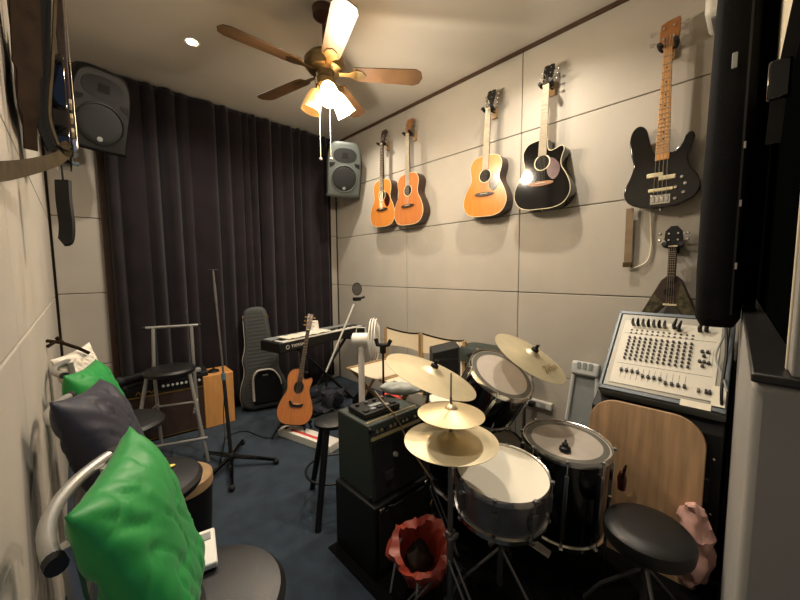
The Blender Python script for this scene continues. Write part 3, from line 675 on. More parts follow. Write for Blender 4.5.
# rack under it
t = thing('equipment_rack', 'black equipment rack standing under the mixing desk', 'rack', (2.2, .32, 0))
G().hexa([V((-.25, -.262, 0)), V((.24, -.262, 0)), V((.24, .25, 0)), V((-.25, .25, 0))], [V((-.25, -.262, .66)), V((.24, -.262, .97)), V((.24, .25, .97)), V((-.25, .25, .66))]).done('body', M_black, t, bevel=.006)
for z in (.12, .26, .4): G().box((-.252, -.006, z), (.008, .44, .11)).done('rack_unit', M_tolex, t, bevel=.002)
g = G()
for yy in (-.235, .22):
    for z in (.07, .3, .55): g.lathe([(.006, 0), (.0001, .003)], frame((-.254, yy, z), (-1, 0, 0)), 10)
g.done('rack_screws', M_chrome, t)
# brown board leaning on the rack
o0 = P(650, 520, x=1.83); bw = .455; bh = .725
t0 = cr([V((-bw/2+.0, 0, 0)), ], 1) if False else None
def rrect(w, h, r, n=8, bot=.02):
    pts = []
    for cx_, cy_, rr, a0 in ((w/2-bot, bot, bot, -90), (w/2-r, h-r, r, 0), (-w/2+r, h-r, r, 90), (-w/2+bot, bot, bot, 180)):
        for k in range(n+1):
            a = math.radians(a0+90*k/n); pts.append((cx_+rr*math.cos(a), cy_+rr*math.sin(a)))
    return pts
mt = Matrix.Translation((1.83, .335, .0)) @ rotz(-PI/2) @ Matrix.Rotation(-.13, 4, 'X')
g = G(); g.prism(rrect(bw, bh, .12), -.01, .01); b = g.done('wooden_board', M_oak, bevel=.003); b.matrix_world = mt
tag(b, 'brown wood board with rounded top corners leaning on the rack', 'board')
# ------------------------------------------------------------------ grey folding step
t = thing('step_stool', 'grey plastic folding step leaning on the wall behind the floor tom', 'step stool', mtx=Matrix.Translation((2.28, .745, -.03)) @ rotz(-PI/2) @ Matrix.Rotation(-.16, 4, 'X'))
G().box((0, 0, .76), (.17, .05, .09)).done('top_cap', M_ltgrey, t, bevel=.015, seg=3)
g = G()
for x in (-.035, 0, .035): g.box((x, -.026, .78), (.022, .006, .04))
g.done('top_ribs', M_grey, t)
for s_ in (-1, 1): G().tube([(s_*.07, 0, .74), (s_*.11, 0, .02)], .014, 8).done('leg', M_ltgrey, t)
G().box((0, .012, .5), (.15, .012, .42)).done('back_panel', M_grey, t, bevel=.004)
for z in (.3, .12): G().box((0, -.01, z), (.19, .03, .03)).done('rung', M_ltgrey, t, bevel=.004)
# ------------------------------------------------------------------ drums
o = G().box((0, 0, .003), (1.28, 1.36, .006)).done('drum_rug', mat('black rug', (9, 9, 10), .95, bump=.6, bscale=400, spec=.1)); o.location = (1.47, .72, 0)
tag(o, 'black rug lying on the blue carpet under the drum kit', 'rug')
def drum(name, label, c, nrm, r, h, shell, head, rim, ring=None, lugs=8, grp='drums of the kit', mh=True, xh=(1, 0, 0), lower_head=True):
    mt = frame(c, nrm, xh)
    t = thing(name, label, 'drum', group=grp, mtx=mt)
    G().lathe([(r*.97, -.01), (r*.97, -h+.01)], I4, 64).done('shell', shell, t)
    hd = G().lathe([(.0001, -.004), (r*.975, -.004), (r*.985, -.012)], I4, 64).done('drum_head', head, t)
    if ring: G().lathe([(r*.80, -.0028), (r*.93, -.0028)], I4, 64).done('damping_ring', ring, hd)
    G().lathe([(r*.975, -.02), (r*1.0, -.022), (r*1.02, -.018), (r*1.02, -.002), (r*1.005, .006), (r*.985, .004), (r*.985, -.006)], I4, 64).done('hoop', rim, t)
    G().lathe([(r*.96, -h+.022), (r*1.02, -h+.018), (r*1.02, -h+.0), (r*.985, -h-.004), (r*.97, -h+.008)], I4, 64).done('hoop', rim, t)
    if lower_head: G().lathe([(.0001, -h+.003), (r*.97, -h+.003)], I4, 64).done('bottom_head', M_clear, t)
    for k in range(lugs):
        a = 2*PI*(k+.5)/lugs; g = G(rotz(a))
        g.box((r*1.0, 0, -h*.5), (.022, .02, min(h*.55, .07)) if h < .2 else (.018, .016, h*.72))
        g.cyl((r*1.03, 0, .0), (r*1.03, 0, -h+.005), .003, seg=6)
        g.box((r*1.03, 0, .004), (.014, .014, .012)); g.box((r*1.03, 0, -h+.004), (.014, .014, .012))
        g.done('lug', M_chrome if shell is not M_steel else M_dullst, t, bevel=.003)
    return t, mt
sn = P(502, 470, z=.585)
t, m_ = drum('snare_drum', 'steel snare drum with bright white head', sn, (-.05, -.08, 1), .178, .165, M_steel, M_head, M_chrome, lugs=8)
bd = G(); bd.box((0, 0, 0), (.05, .002, .03)); o = bd.done('badge', M_dullst, t); a = math.radians(250); o.matrix_local = rotz(a) @ Matrix.Translation((.176, 0, -.075)) @ rotz(PI/2)
g = G(); g.box((0, 0, 0), (.02, .03, .06)); o = g.done('snare_strainer', M_chrome, t, bevel=.003); o.matrix_local = rotz(math.radians(330)) @ Matrix.Translation((.19, 0, -.09))
ft = P(566, 440, z=.60)
t, m_ = drum('floor_tom', 'black floor tom with clear head standing before the wooden board', ft, (-.03, -.05, 1), .184, .40, M_shell, M_clear, M_chrome, ring=M_headring, lugs=8)
for k in range(3):
    a = math.radians(20+120*k); G(rotz(a)).tube([(.2, 0, -.15), (.2, 0, -.5), (.235, 0, -.595)], .007).done('leg', M_chrome, t)
key = thing('damper_puck', 'small black knob lying on the floor tom head', 'drum accessory', m_ @ V((.0, -.05, 0)))
key.location = P(565, 450, z=.598)
G().lathe([(.0001, .03), (.012, .03), (.014, .018), (.022, .012), (.024, 0), (.0001, 0)], I4, 20).done('knob', M_black, key)
G().tube([(.01, 0, .02), (.03, .01, .03)], .005).done('wing', M_black, key)
tm = P(502, 373, d=1.68)
t, m_ = drum('rack_tom', 'black rack tom tilted with clear greyish head under the right crash cymbal', tm, DN(502, 373, 33, .56), .165, .24, M_shell, M_clear, M_chrome, ring=M_headring, lugs=6)
t2p = P(455, 404, d=1.86)
t, m_ = drum('rack_tom', 'second rack tom mostly hidden behind the stacked cymbals, pale head', t2p, DN(452, 402, 25, .5), .16, .20, M_shell, M_head, M_chrome, lugs=6)
# bass drum: axis along y
bc = V((1.55, .90, .275))
t, m_ = drum('bass_drum', 'large black bass drum standing under the rack toms', bc, (-.18, -1, 0), .255, .36, M_shell, M_head, M_shell, lugs=8, xh=(1, 0, 0), lower_head=True)
for s_ in (-1, 1):
    g = G(m_.inverted()); q = m_ @ V((0, 0, -.28)); g.tube([q+V((s_*.2, 0, -.12)), q+V((s_*.3, 0, -.268))], .007); g.done('spur', M_chrome, t)
g = G(m_.inverted()); q = m_ @ V((0, 0, -.14)); g.tube([q+V((0, 0, .24)), q+V((-.0, 0, .42)), tm+V((.05, .05, -.2))], .012); g.tube([q+V((0, 0, .4)), t2p+V((.05, .05, -.17))], .011); g.done('tom_mount', M_chrome, t)
# cymbals
def cymbal(label, c, nrm, r, m, h=.03, mark=None):
    mt = frame(c, nrm); t = thing('cymbal', label, 'cymbal', group='cymbals of the kit', mtx=mt)
    b = r*.2
    prof = [(.006, h*1.5), (b*.4, h*1.42), (b*.8, h*1.15), (b, h*.85)]+[(b+(r-b)*u, h*.85*(1-u)**1.15) for u in (.12, .25, .4, .55, .7, .85, 1)]
    k = len(prof); prof = prof+[(x, z-.0014) for x, z in prof[::-1]]
    G().lathe(prof, I4, 72).done('disc', m, t)
    return t
def fsnap(label_t, parts):
    pass
ST = {}
def cstand(label, base, top, nrm, grp='cymbal stands', legs=3, a0=0, R=.26, m=M_dullst, hz=.32):
    """tripod stand whose rod ends at top"""
    b = V(base); t = thing('cymbal_stand', label, 'cymbal stand', b, group=grp)
    p1 = V((b.x, b.y, max(top.z-.22, .4))); q = V(top)
    g = G(); g.cyl(V((0, 0, .12)), V((0, 0, .42)), .013); g.cyl(V((0, 0, .4)), p1-b, .010); g.done('pole', m, t)
    G().tube([p1-b, q-b-V(nrm).normalized()*.02, q-b+V(nrm).normalized()*.05], [.008, .007, .004], 8).done('boom', m, t)
    G().box((0, 0, .41), (.035, .03, .035)).done('clamp', m, t, bevel=.005)
    for k in range(legs):
        a = a0+2*PI*k/legs; dx = V((math.cos(a), math.sin(a), 0)); sd = V((-dx.y, dx.x, 0))*.012
        g = G()
        for s_ in (-1, 1): g.tube([V((0, 0, hz))+sd*s_, dx*R*.7+V((0, 0, .11))+sd*s_, dx*R+V((0, 0, .012))], .005, 6)
        g.tube([V((0, 0, .14)), dx*R*.55+V((0, 0, .155))], .005, 6)
        l_ = g.done('leg', m, t); G().ball(dx*R+V((0, 0, .013)), .013, 10).done('rubber_foot', M_rubber, l_)
    return t
def wing(c, nrm, h, label=''):
    mt = frame(V(c)+V(nrm).normalized()*h, nrm); t = thing('cymbal_felt_and_nut', label, 'cymbal nut', group='nuts on the cymbals', mtx=mt)
    G().lathe([(.0001, .032), (.007, .032), (.009, .014), (.017, .012), (.018, 0), (.0001, 0)], I4, 16).done('felt', M_rubber, t)
    G().box((0, 0, .028), (.035, .006, .012)).done('wing_nut', M_black, t, bevel=.002); t.name = 'cymbal_nut'
rc = P(431, 375, d=1.52); rn = DN(431, 375, 22, .30)
cymbal('large bronze crash cymbal tilted beside the grey cloth on the amplifier', rc, rn, .213, M_bronze, .028); wing(rc, rn, .04, 'black felt nut on the left crash cymbal')
cstand('stand of the left crash cymbal', (rc.x+.12, rc.y+.13, 0), rc, rn, a0=.5, R=.2)
cc = P(530, 357, d=1.66); cn = V((-.52, -.13, .85)); cn = DN(530, 357, 35, .33)
t = cymbal('bronze crash cymbal tilted above the rack tom, nearest the wall', cc, cn, .187, M_bronze, .028); text('Zildjian', .05, mat('dark ink', (128, 108, 72), .6), Matrix.Translation((.01, -.10, .0165)) @ Matrix.Rotation(.12, 4, 'X'), t, shear=.3)
wing(cc, cn, .04, 'black felt nut on the crash cymbal nearest the wall')
cstand('stand of the crash cymbal nearest the wall', (cc.x+.22, cc.y+.13, 0), cc, cn, a0=1.1, R=.2)
hx, hy = .935, .722
hz = P(450, 444, d=1.21).z
cymbal('wide lower bronze hi-hat cymbal in shade of the small one', (hx, hy, hz+.012), (0, 0, 1), .166, M_bronze, .022)
b_ = cymbal('underside hi-hat cymbal of the lower pair', (hx, hy, hz+.009), (0, 0, -1), .164, M_bronze, .02)
spz = P(450, 411, d=1.2).z
cymbal('small polished upper cymbal on the hi-hat rod', (hx, hy, spz-.012), (.02, -.02, 1), .118, M_bronze2, .024)
t = cstand('hi-hat stand in front of the red bag, thin rod on top', (hx, hy, 0), V((hx, hy, spz)), (0, 0, 1), a0=.35, R=.27)
g = G(); g.cyl((0, 0, spz), (0, 0, spz+.135), .0035, seg=8); g.cyl((0, 0, hz-.06), (0, 0, hz-.03), .012); g.done('pull_rod', M_chrome, t)
G().box((-.02, -.03, .425), (.05, .012, .018)).done('wing_bolt', M_dullst, t, bevel=.003)
G().tube([(0, 0, .09), (.10, -.2, .03)], .006).done('pedal_linkage', M_dullst, t)
G().hexa([V((.06, -.27, .012)), V((.14, -.25, .012)), V((.08, -.06, .05)), V((.02, -.07, .05))], [V((.06, -.27, .024)), V((.14, -.25, .024)), V((.08, -.06, .062)), V((.02, -.07, .062))]).done('pedal', M_dullst, t, bevel=.003)
# snare stand
t = thing('snare_stand', 'dark steel tripod stand under the snare drum', 'drum stand', (sn.x, sn.y, 0))
G().cyl((0, 0, .1), (0, 0, .38), .012).done('pole', M_dullst, t)
for k in range(3):
    a = .3+2*PI*k/3; dx = V((math.cos(a), math.sin(a), 0))
    G().tube([(0, 0, .26), dx*.15+V((0, 0, .13)), dx*.24+V((0, 0, .012))], .006).done('leg', M_dullst, t)
    a += PI/3; dx = V((math.cos(a), math.sin(a), 0)); G().tube([(0, 0, .36), dx*.17+V((0, 0, .395)), dx*.175+V((0, 0, .41))], .007).done('basket_arm', M_dullst, t)
# kick pedal (pale plate) and a second footplate
t = thing('kick_pedal', 'bass drum pedal with pale footplate on the floor behind the snare', 'drum pedal', P(540, 548, z=.03))
m4 = rotz(math.radians(48)); p0 = t.location
A_, B_ = P(525, 538, z=.06)-p0, P(550, 556, z=.03)-p0; sdv = V((0, 0, 1)).cross((B_-A_).normalized())*.028
G().hexa([A_-sdv, A_+sdv, B_+sdv*.8, B_-sdv*.8], [A_-sdv+V((0, 0, .01)), A_+sdv+V((0, 0, .01)), B_+sdv*.8+V((0, 0, .01)), B_-sdv*.8+V((0, 0, .01))]).done('footplate', M_white, t, bevel=.003)
G().box((A_+V((-.0, 0, -.02))), (.1, .02, .03)).done('frame', M_black, t)
G().tube([A_+V((0, .04, 0)), A_+V((.02, .1, .15))], .006).done('beater', M_dullst, t)
# throne
tc = P(648, 524, z=.45)
t = thing('drum_throne', 'round black padded drum throne in the lower right', 'stool', (tc.x, tc.y, 0))
G().lathe([(.0001, .45), (.09, .449), (.125, .443), (.139, .428), (.141, .405), (.137, .38), (.125, .373), (.0001, .373)], I4, 56).done('seat', M_vinyl, t)
G().cyl((0, 0, .15), (0, 0, .375), .014).done('post', M_dullst, t)
for k in range(3):
    a = PI/2+2*PI*k/3; dx = V((math.cos(a), math.sin(a), 0)); G().tube([(0, 0, .28), dx*.14+V((0, 0, .12)), dx*.2+V((0, 0, .012))], .009).done('leg', M_dullst, t)
# red rubbish bag in wire frame
rb = V((.965, .90, .075))
t = thing('rubbish_bag', 'red plastic bag lining a wire waste holder behind the hi-hat stand', 'bag', rb)
rb0 = G(); rows = [(.0001, .03), (.062, .05), (.085, .09), (.1, .16), (.108, .24), (.118, .29), (.132, .305), (.128, .325), (.105, .32), (.092, .28), (.08, .2), (.06, .12), (.0001, .1)]
def crumple(p, k=.03, f=11, s=0): 
    n_ = noise.noise_vector(p*f+V((s, 0, 0))); n2 = noise.noise_vector(p*f*2.7+V((s, 5, 0))); return p+n_*k+n2*k*.45
rb0.lathe(rows, I4, 72); rb0.T = I4; tiltm = Matrix.Translation((0, 0, .02)) @ Matrix.Rotation(.42, 4, V((1, -1, 0)).normalized()*1) @ Matrix.Translation((0, 0, -.02))
rb0.done('bag', M_red, t, deform=lambda p: tiltm @ (crumple(p, .03, 15)*.86))
for k in range(4):
    a = 2*PI*k/4+.6; dx = V((math.cos(a), math.sin(a), 0)); G().tube([tiltm @ (dx*.09+V((0, 0, .235))), dx*.13+V((0, 0, -.072)), ], .004).done('wire_leg', M_ltgrey, t)
G().tube([tiltm @ V((math.cos(a)*.09, math.sin(a)*.09, .235)) for a in [2*PI*k/24 for k in range(24)]], .004, 6, closed=True).done('wire_ring', M_ltgrey, t)
G().ball((-.03, -.02, .15), .05, 20).done('rubbish', mat('dark rubbish', (40, 34, 26), .8, var=.6), t, deform=lambda p: crumple(p, .02, 25, 6))
# white plastic power strip
t = thing('power_strip', 'white multi-socket power strip fixed low on the wall right of the drums', 'power strip', (XR-.02, 1.12, .385))
G().box((0, 0, 0), (.035, .3, .05)).done('housing', M_white, t, bevel=.004)
for k in range(3): G().box((-.019, -.09+k*.08, 0), (.004, .04, .035)).done('socket', M_ltgrey, t, bevel=.002)
G().box((-.045, -.02, .0), (.05, .04, .035)).done('plug', M_black, t, bevel=.006)
# brown tassel thing by the floor tom
p0 = P(622, 478, x=1.78)
t = thing('hanging_drumsticks', 'brown bundle of drum beaters hung on the right of the floor tom', 'drumsticks', p0)
g = G(); g.lathe([(.0001, -.06), (.016, -.055), (.02, 0), (.012, .03), (.0001, .034)], I4, 16); g.done('pouch', M_amber, t)
for k in range(3): G().tube([(-.01+.01*k, 0, -.05), (-.02+.018*k, -.01, .06)], .004).done('stick', M_brownst, t)
# pink cloth
pc = V((1.82, .125, .21))
t = G().ball((0, 0, 0), 1, 40, (.055, .065, .18)).done('pink_cloth', M_pink, deform=lambda p: crumple(p, .028, 17, 3)); t.location = pc
tag(t, 'crumpled pink cloth bundle beside the drum throne', 'cloth')
# ------------------------------------------------------------------ amplifiers
ampc = [V((.893, 1.395, 0)), V((.893, 1.115, 0)), V((1.215, 1.10, 0)), V((1.215, 1.395, 0))]
aw, ad = .33, .285
ao = V((.893+aw/2, 1.11, .345))
t = thing('guitar_amplifier', 'dark green-black guitar combo amplifier with knob row on its top front', 'amplifier', ao, -.03)
h = .345
G().hexa([V((-aw/2, 0, 0)), V((aw/2, 0, 0)), V((aw/2, ad, 0)), V((-aw/2, ad, 0))], [V((-aw/2, .03, h)), V((aw/2, .03, h)), V((aw/2, ad, h)), V((-aw/2, ad, h))]).done('cabinet', M_tolexg, t, bevel=.008, seg=3)
sl = .03/h
def on(z): return sl*z
G().hexa([V((-aw/2+.018, -.006+on(.02), .02)), V((aw/2-.018, -.006+on(.02), .02)), V((aw/2-.018, on(.02)+.01, .02)), V((-aw/2+.018, on(.02)+.01, .02))], [V((-aw/2+.018, -.006+on(.262), .262)), V((aw/2-.018, -.006+on(.262), .262)), V((aw/2-.018, on(.262)+.01, .262)), V((-aw/2+.018, on(.262)+.01, .262))]).done('grille', M_amp, t)
cp = G().hexa([V((-aw/2+.01, -.006+on(.275), .275)), V((aw/2-.01, -.006+on(.275), .275)), V((aw/2-.01, on(.275)+.02, .275)), V((-aw/2+.01, on(.275)+.02, .275))], [V((-aw/2+.01, .055, .352)), V((aw/2-.01, .055, .352)), V((aw/2-.01, .07, .345)), V((-aw/2+.01, .07, .345))]).done('control_panel', mat('champagne panel', (172, 158, 120), .4, .3), t, bevel=.002)
nrm = V((0, -.077, .054)).normalized() * 1; nrm = V((0, -.8, .6))
for k in range(11):
    G().lathe([(.009, 0), (.0075, .014), (.0001, .015)], frame((-aw/2+.035+k*.026, .02, .312), nrm), 12).done('knob', M_black if k % 3 == 2 else M_chrome, t)
text('THE PURPLE', .001, M_white, I4, t) if False else None
G().box((-.075, -.004, .1), (.045, .003, .045)).done('badge', M_dullst, t)
G().lathe([(.0001, .016), (.01, .014), (.012, 0)], frame((-.03, .008, .18), (0, -1, .1)), 16).done('cap_nut', M_ltgrey, t)
for x in (-aw/2, aw/2):
    for z in (.02, h-.015): G().ball((x*.98, .02, z), .012, 10).done('corner_protector', M_black, t)
lc = V((.875, 1.085, 0))
t = thing('speaker_cabinet', 'large black speaker cabinet under the dark green combo amplifier', 'amplifier', lc)
G().box((.185, .155, .1725), (.37, .31, .345)).done('cabinet', M_black, t, bevel=.01, seg=3)
G().box((.185, -.002, .18), (.32, .008, .26)).done('grille', M_amp, t, bevel=.002)
for x in (.04, .33): G().box((x, .0, .325), (.03, .02, .018)).done('corner_protector', M_chrome, t, bevel=.003)
G().tube([(.08, -.0, .32), (.1, -.02, .325), (.2, -.02, .325), (.22, 0, .32)], .006).done('handle', M_black, t)
# on the amp: effects unit
t = thing('effects_unit', 'flat black effects unit with small knobs lying on the combo amplifier', 'effects pedal', (1.0, 1.27, .6895), -.05)
G().box((.03, 0, .016), (.21, .15, .026)).done('housing', M_black, t, bevel=.005)
for k in range(4): G().lathe([(.011, 0), (.009, .012), (.0001, .013)], Matrix.Translation((-.045+k*.05, .035, .028)), 12).done('knob', M_dullst if k % 2 else M_rubber, t)
for k in range(5): G().box((-.05+k*.04, -.045, .032), (.026, .022, .008)).done('button', M_grey if k % 2 else M_rubber, t, bevel=.002)
G().box((.03, -.008, .031), (.07, .025, .003)).done('display', M_grey, t)
g = G(); pts = [P(375, 391, z=.728), P(384, 403, z=.728), P(392, 412, z=.73), P(400, 424, x=1.04), P(407, 440, x=1.04), P(415, 455, x=1.05), P(432, 480, x=1.06)]
g.tube(cr(pts, 6), .0035); tag(g.done('beige_cable', M_beige), 'thin beige cable crossing the combo amplifier toward the cymbals', 'cable')
gc = P(408, 386, d=1.95)
o = G().ball((0, 0, 0), 1, 32, (.075, .045, .034)).done('grey_cloth_bag', M_gcloth, deform=lambda p: crumple(V((p.x*1.7, p.y, p.z)), .012, 20, 1)); o.location = V((1.21, 1.3, .735)); o.location = P(402, 388, z=.73); o.rotation_euler = (0, 0, -.9)
tag(o, 'crumpled grey cloth pouch lying behind the effects unit', 'pouch')
# ------------------------------------------------------------------ cymbal arm clip / small black box by ride
t = thing('small_clamp', 'small grey clamp between the left crash cymbal and the amplifier', 'clamp', P(428, 391, d=1.72))
G().box((0, 0, 0), (.05, .03, .04)).done('body', M_dullst, t, bevel=.006)
G().cyl((0, 0, -.2), (0, 0, 0), .008).done('rod', M_dullst, t)
# ------------------------------------------------------------------ director chairs along the right wall
def director(y0, label, x0=1.72, x1=2.2, w=.46):
    t = thing('director_chair', label, 'chair', ((x0+x1)/2, y0+w/2, 0), group='folding wooden chairs by the wall')
    D = (x1-x0)/2; H = w/2
    for s_ in (-1, 1):
        for q in (-1, 1): G().box((q*D*.85, s_*H, .01), (.04, .03, .02)).done('foot', M_pine, t)
        G().tube([(-D*.85, s_*H, .02), (D*.85, s_*H*.98, .5)], .013, 6).done('leg', M_pine, t)
        G().tube([(D*.85, s_*H*.94, .02), (-D*.85, s_*H*.96, .5)], .013, 6).done('leg', M_pine, t)
        G().box((D*.98, s_*H, .65), (.025, .03, .34)).done('back_post', M_pine, t, bevel=.003)
        G().box((0, s_*H, .5), (D*2, .03, .025)).done('seat_rail', M_pine, t, bevel=.003)
    n = 10; vs = []; 
    g = G()
    for i in range(n+1):
        u = -1+2*i/n; z = .505-.02*(1-u*u)
        for x in (-D*.9, D*.9): vs += [(x, u*H, z), (x, u*H, z-.006)]
    fs = []
    for i in range(n):
        k = 4*i; fs += [(k, k+2, k+6, k+4), (k+1, k+5, k+7, k+3), (k, k+4, k+5, k+1), (k+2, k+3, k+7, k+6)]
    fs += [(0, 1, 3, 2), (4*n, 4*n+2, 4*n+3, 4*n+1)]
    g.add(vs, fs).done('seat', M_canvas, t)
    vs = []
    for i in range(n+1):
        u = -1+2*i/n; sg = .05*(1-u*u)
        for zz in (.65, .82-.03*(1-u*u)): vs += [(D*.965+sg, u*H*.98, zz), (D*.965+sg+.006, u*H*.98, zz)]
    fs = [(f[0], f[1], f[2], f[3]) for f in fs]
    G().add(vs, fs).done('backrest', M_canvas, t)
    vs = []
    for i in range(n+1):
        u = -1+2*i/n; sg = .05*(1-u*u)
        for zz in (.815-.03*(1-u*u), .828-.03*(1-u*u)): vs += [(D*.962+sg, u*H*.98, zz), (D*.962+sg+.009, u*H*.98, zz)]
    G().add(vs, fs).done('backrest_hem', M_brownst, t)
director(2.04, 'folding wooden chair with cream canvas nearest the white fan')
director(1.565, 'second folding wooden chair with cream canvas behind the left crash cymbal')
o = G().box((0, 0, 0), (.3, .36, .012)).done('paper_stack', M_paper, bevel=.003); o.location = (1.9, 1.74, .52); tag(o, 'white paper sheets lying on the second canvas chair', 'paper')
o = G().ball((0, 0, 0), 1, 24, (.09, .09, .05)).done('red_cloth', M_redp, deform=lambda p: crumple(p, .03, 14, 9)); o.location = (1.59, 1.77, .46)
tag(o, 'small crumpled red cloth on a low box beneath the white fan', 'cloth')
o = G().box((0, 0, 0), (.22, .22, .42)).done('carton', M_black, bevel=.004); o.location = (1.59, 1.77, .21); tag(o, 'black box standing on the floor beside the white fan', 'box')
# black monitor speaker
t = thing('monitor_speaker', 'black boxy monitor speaker on a stand behind the left crash cymbal', 'speaker', P(444, 374, d=2.33), -.75)
t.location.z = 0
G().hexa([V((-.09, -.1, .55)), V((.09, -.1, .55)), V((.09, .1, .55)), V((-.09, .1, .55))], [V((-.09, -.1, .84)), V((.09, -.1, .88)), V((.09, .1, .88)), V((-.09, .1, .84))]).done('cabinet', M_tolex, t, bevel=.006)
G().box((0, -.103, .69), (.15, .006, .22)).done('grille', M_amp, t)
G().box((.086, -.1, .715), (.012, .012, .32)).done('edge_trim', M_dullst, t)
G().cyl((0, 0, .02), (0, 0, .55), .016).done('stand_pole', M_black, t); G().lathe([(.0001, .02), (.11, .018), (.12, 0), (.0001, 0)]).done('stand_base', M_black, t)
# white box + dark green soft case behind rack tom
o = G().box((0, 0, 0), (.16, .36, .65)).done('white_carton', M_white, bevel=.004); o.location = (2.28, 1.46, .325); tag(o, 'tall white carton standing on edge behind the rack tom', 'box')
t = thing('soft_case', 'dark green soft equipment case resting on the white carton', 'case', (2.27, 1.38, .665))
softcase(G(), .26, .5, [(0, .95, .97), (.02, 1, 1), (.07, 1, 1), (.11, .85, .92), (.125, .6, .8)]).done('bag', M_tolexg, t); G().tube([(-.13, -.12, .06), (-.15, -.06, .09), (-.15, .06, .09), (-.13, .12, .06)], .008).done('handle', M_black, t)
# ------------------------------------------------------------------ white stand fan seen edge-on
fb = P(362, 400, d=2.62); fb.z = 0
t = thing('stand_fan', 'white stand fan seen edge on beside the canvas chair', 'fan', fb)
G().lathe([(.0001, .03), (.13, .02), (.16, .012), (.165, 0), (.0001, 0)]).done('base', M_white, t)
G().cyl((0, 0, .02), (0, 0, .82), .024).done('pole', M_white, t)
fdir = V((RT.x, RT.y, 0)).normalized(); fdir = (fdir*1.0+V((FW.x, FW.y, 0)).normalized()*-.05).normalized()
hm = frame((0, 0, .86), fdir, (0, 0, 1))
G().tube([hm @ V((0, 0, -.07)), hm @ V((0, 0, -.06)), hm @ V((0, 0, .05)), hm @ V((0, 0, .06))], [.03, .048, .05, .04], 24).done('motor_housing', M_white, t)
cg = G(hm)
for rr, z in ((.16, .1), (.155, .08), (.155, .12)): cg.tube([(rr*math.cos(a), rr*math.sin(a), z) for a in [2*PI*k/40 for k in range(40)]], .004, 6, closed=True)
for k in range(110):
    a = 2*PI*k/110; c_, s_ = math.cos(a), math.sin(a); cg.tube([(.03*c_, .03*s_, .06), (.11*c_, .11*s_, .07), (.158*c_, .158*s_, .1), (.11*c_, .11*s_, .13), (.03*c_, .03*s_, .14)], .003, 4)
cg.lathe([(.0001, .145), (.03, .143), (.032, .135), (.0001, .135)], I4, 20)
cg.done('cage', M_white, t)
g = G(hm)
for k in range(5):
    a = 2*PI*k/5; R5 = rotz(a)
    g.add([(.02, -.01, .09), (.13, -.05, .085), (.14, .03, .11), (.02, .015, .1), (.02, -.01, .093), (.13, -.05, .088), (.14, .03, .113), (.02, .015, .103)], [(3, 2, 1, 0), (4, 5, 6, 7), (0, 1, 5, 4), (1, 2, 6, 5), (2, 3, 7, 6), (3, 0, 4, 7)], R5)
g.done('fan_blades', M_ltgrey, t)
G().tube([hm @ V((.05, -.02, -.04)), hm @ V((.09, 0, -.03)), hm @ V((.09, 0, .03)), hm @ V((.05, 0, .04))], .005).done('carry_handle', M_ltgrey, t)
# black instrument yoke stand
yb_ = P(380, 385, d=2.2); yt = P(383, 350, d=2.2)
t = thing('yoke_stand', 'thin black stand with u-shaped rubber yoke behind the amplifier', 'stand', (yt.x, yt.y, 0))
G().cyl((0, 0, .0), (0, 0, yt.z), .007).done('rod', M_black, t)
G().lathe([(.0001, .012), (.12, .01), (.125, 0), (.0001, 0)]).done('base', M_black, t)
s1 = V((RT.x, RT.y, 0)).normalized()
G().tube([V((0, 0, yt.z+.075))-s1*.045, V((0, 0, yt.z+.035))-s1*.035, V((0, 0, yt.z+.03)), V((0, 0, yt.z+.035))+s1*.035, V((0, 0, yt.z+.065))+s1*.05], .014).done('yoke', M_rubber, t)
G().cyl((0, 0, yt.z-.02), (0, 0, yt.z+.03), .02).done('clamp', M_black, t)
# ------------------------------------------------------------------ keyboard on stand
kl, kr = P(264, 350, z=.80), P(376, 322, z=.80)
KL = P(279, 349, z=.72); KL.z = 0; KR = V((2.33, 3.02, 0))
kd = (KR-KL); klen = kd.length; ka = math.atan2(kd.y, kd.x)
t = thing('electronic_keyboard', 'long black electronic keyboard on a stand before the curtain', 'keyboard', ((KL+KR)/2)+V((0, 0, .675)), ka)
G().box((0, .13, .045), (klen, .27, .09)).done('body', M_black, t, bevel=.008)
G().box((0, .055, .093), (klen*.93, .12, .008)).done('white_keys', M_white, t)
g = G(); n = 42
for k in range(n):
    if k % 7 not in (2, 6): g.box((-klen*.46+klen*.92*(k+1)/n, .08, .1), (.011, .075, .012))
g.done('black_keys', M_gloss, t)
G().box((0, .2, .096), (klen*.96, .1, .012)).done('control_panel', M_grey, t, bevel=.002)
text('YAMAHA', .042, M_white, Matrix.Translation((-klen/2+.21, -.0065, .045)) @ STAND, t)
G().lathe([(.014, .0), (.014, .0015), (.018, .0015), (.018, 0)], Matrix.Translation((-klen/2+.085, -.006, .045)) @ STAND, 24).done('logo_ring', M_white, t)
text('dgx', .026, M_white, Matrix.Translation((-klen/2+.40, -.001, .04)) @ STAND, t, shear=.3) if False else None
t2 = thing('keyboard_stand', 'black crossed-leg stand carrying the keyboard', 'keyboard stand', (KL+KR)/2, ka)
for s_ in (-1, 1):
    for yy in (.04,):
        G().tube([(-.33*s_, yy+.03*s_, .02), (.33*s_, yy+.03*s_, .66)], .014).done('leg', M_black, t2)
for x in (-.33, .33):
    G().tube([(x, -.1, .014), (x, .3, .014)], .012).done('foot_bar', M_black, t2); G().tube([(x, -.0, .662), (x, .26, .662)], .012).done('support_bar', M_black, t2)
o = G(); n = 14
for i in range(n): pass
g = G(); pts = [(-klen*.40+klen*.45*i/n, 0, .006+.004*math.sin(i*1.9)) for i in range(n+1)]
g.ribbon(pts, .16, .004, V((0, 1, 0))); o = g.done('white_cloth', M_paper); o.matrix_world = Matrix.Translation(((KL+KR)/2)+V((0, 0, .779))) @ rotz(ka) @ Matrix.Translation((0, .09, 0))
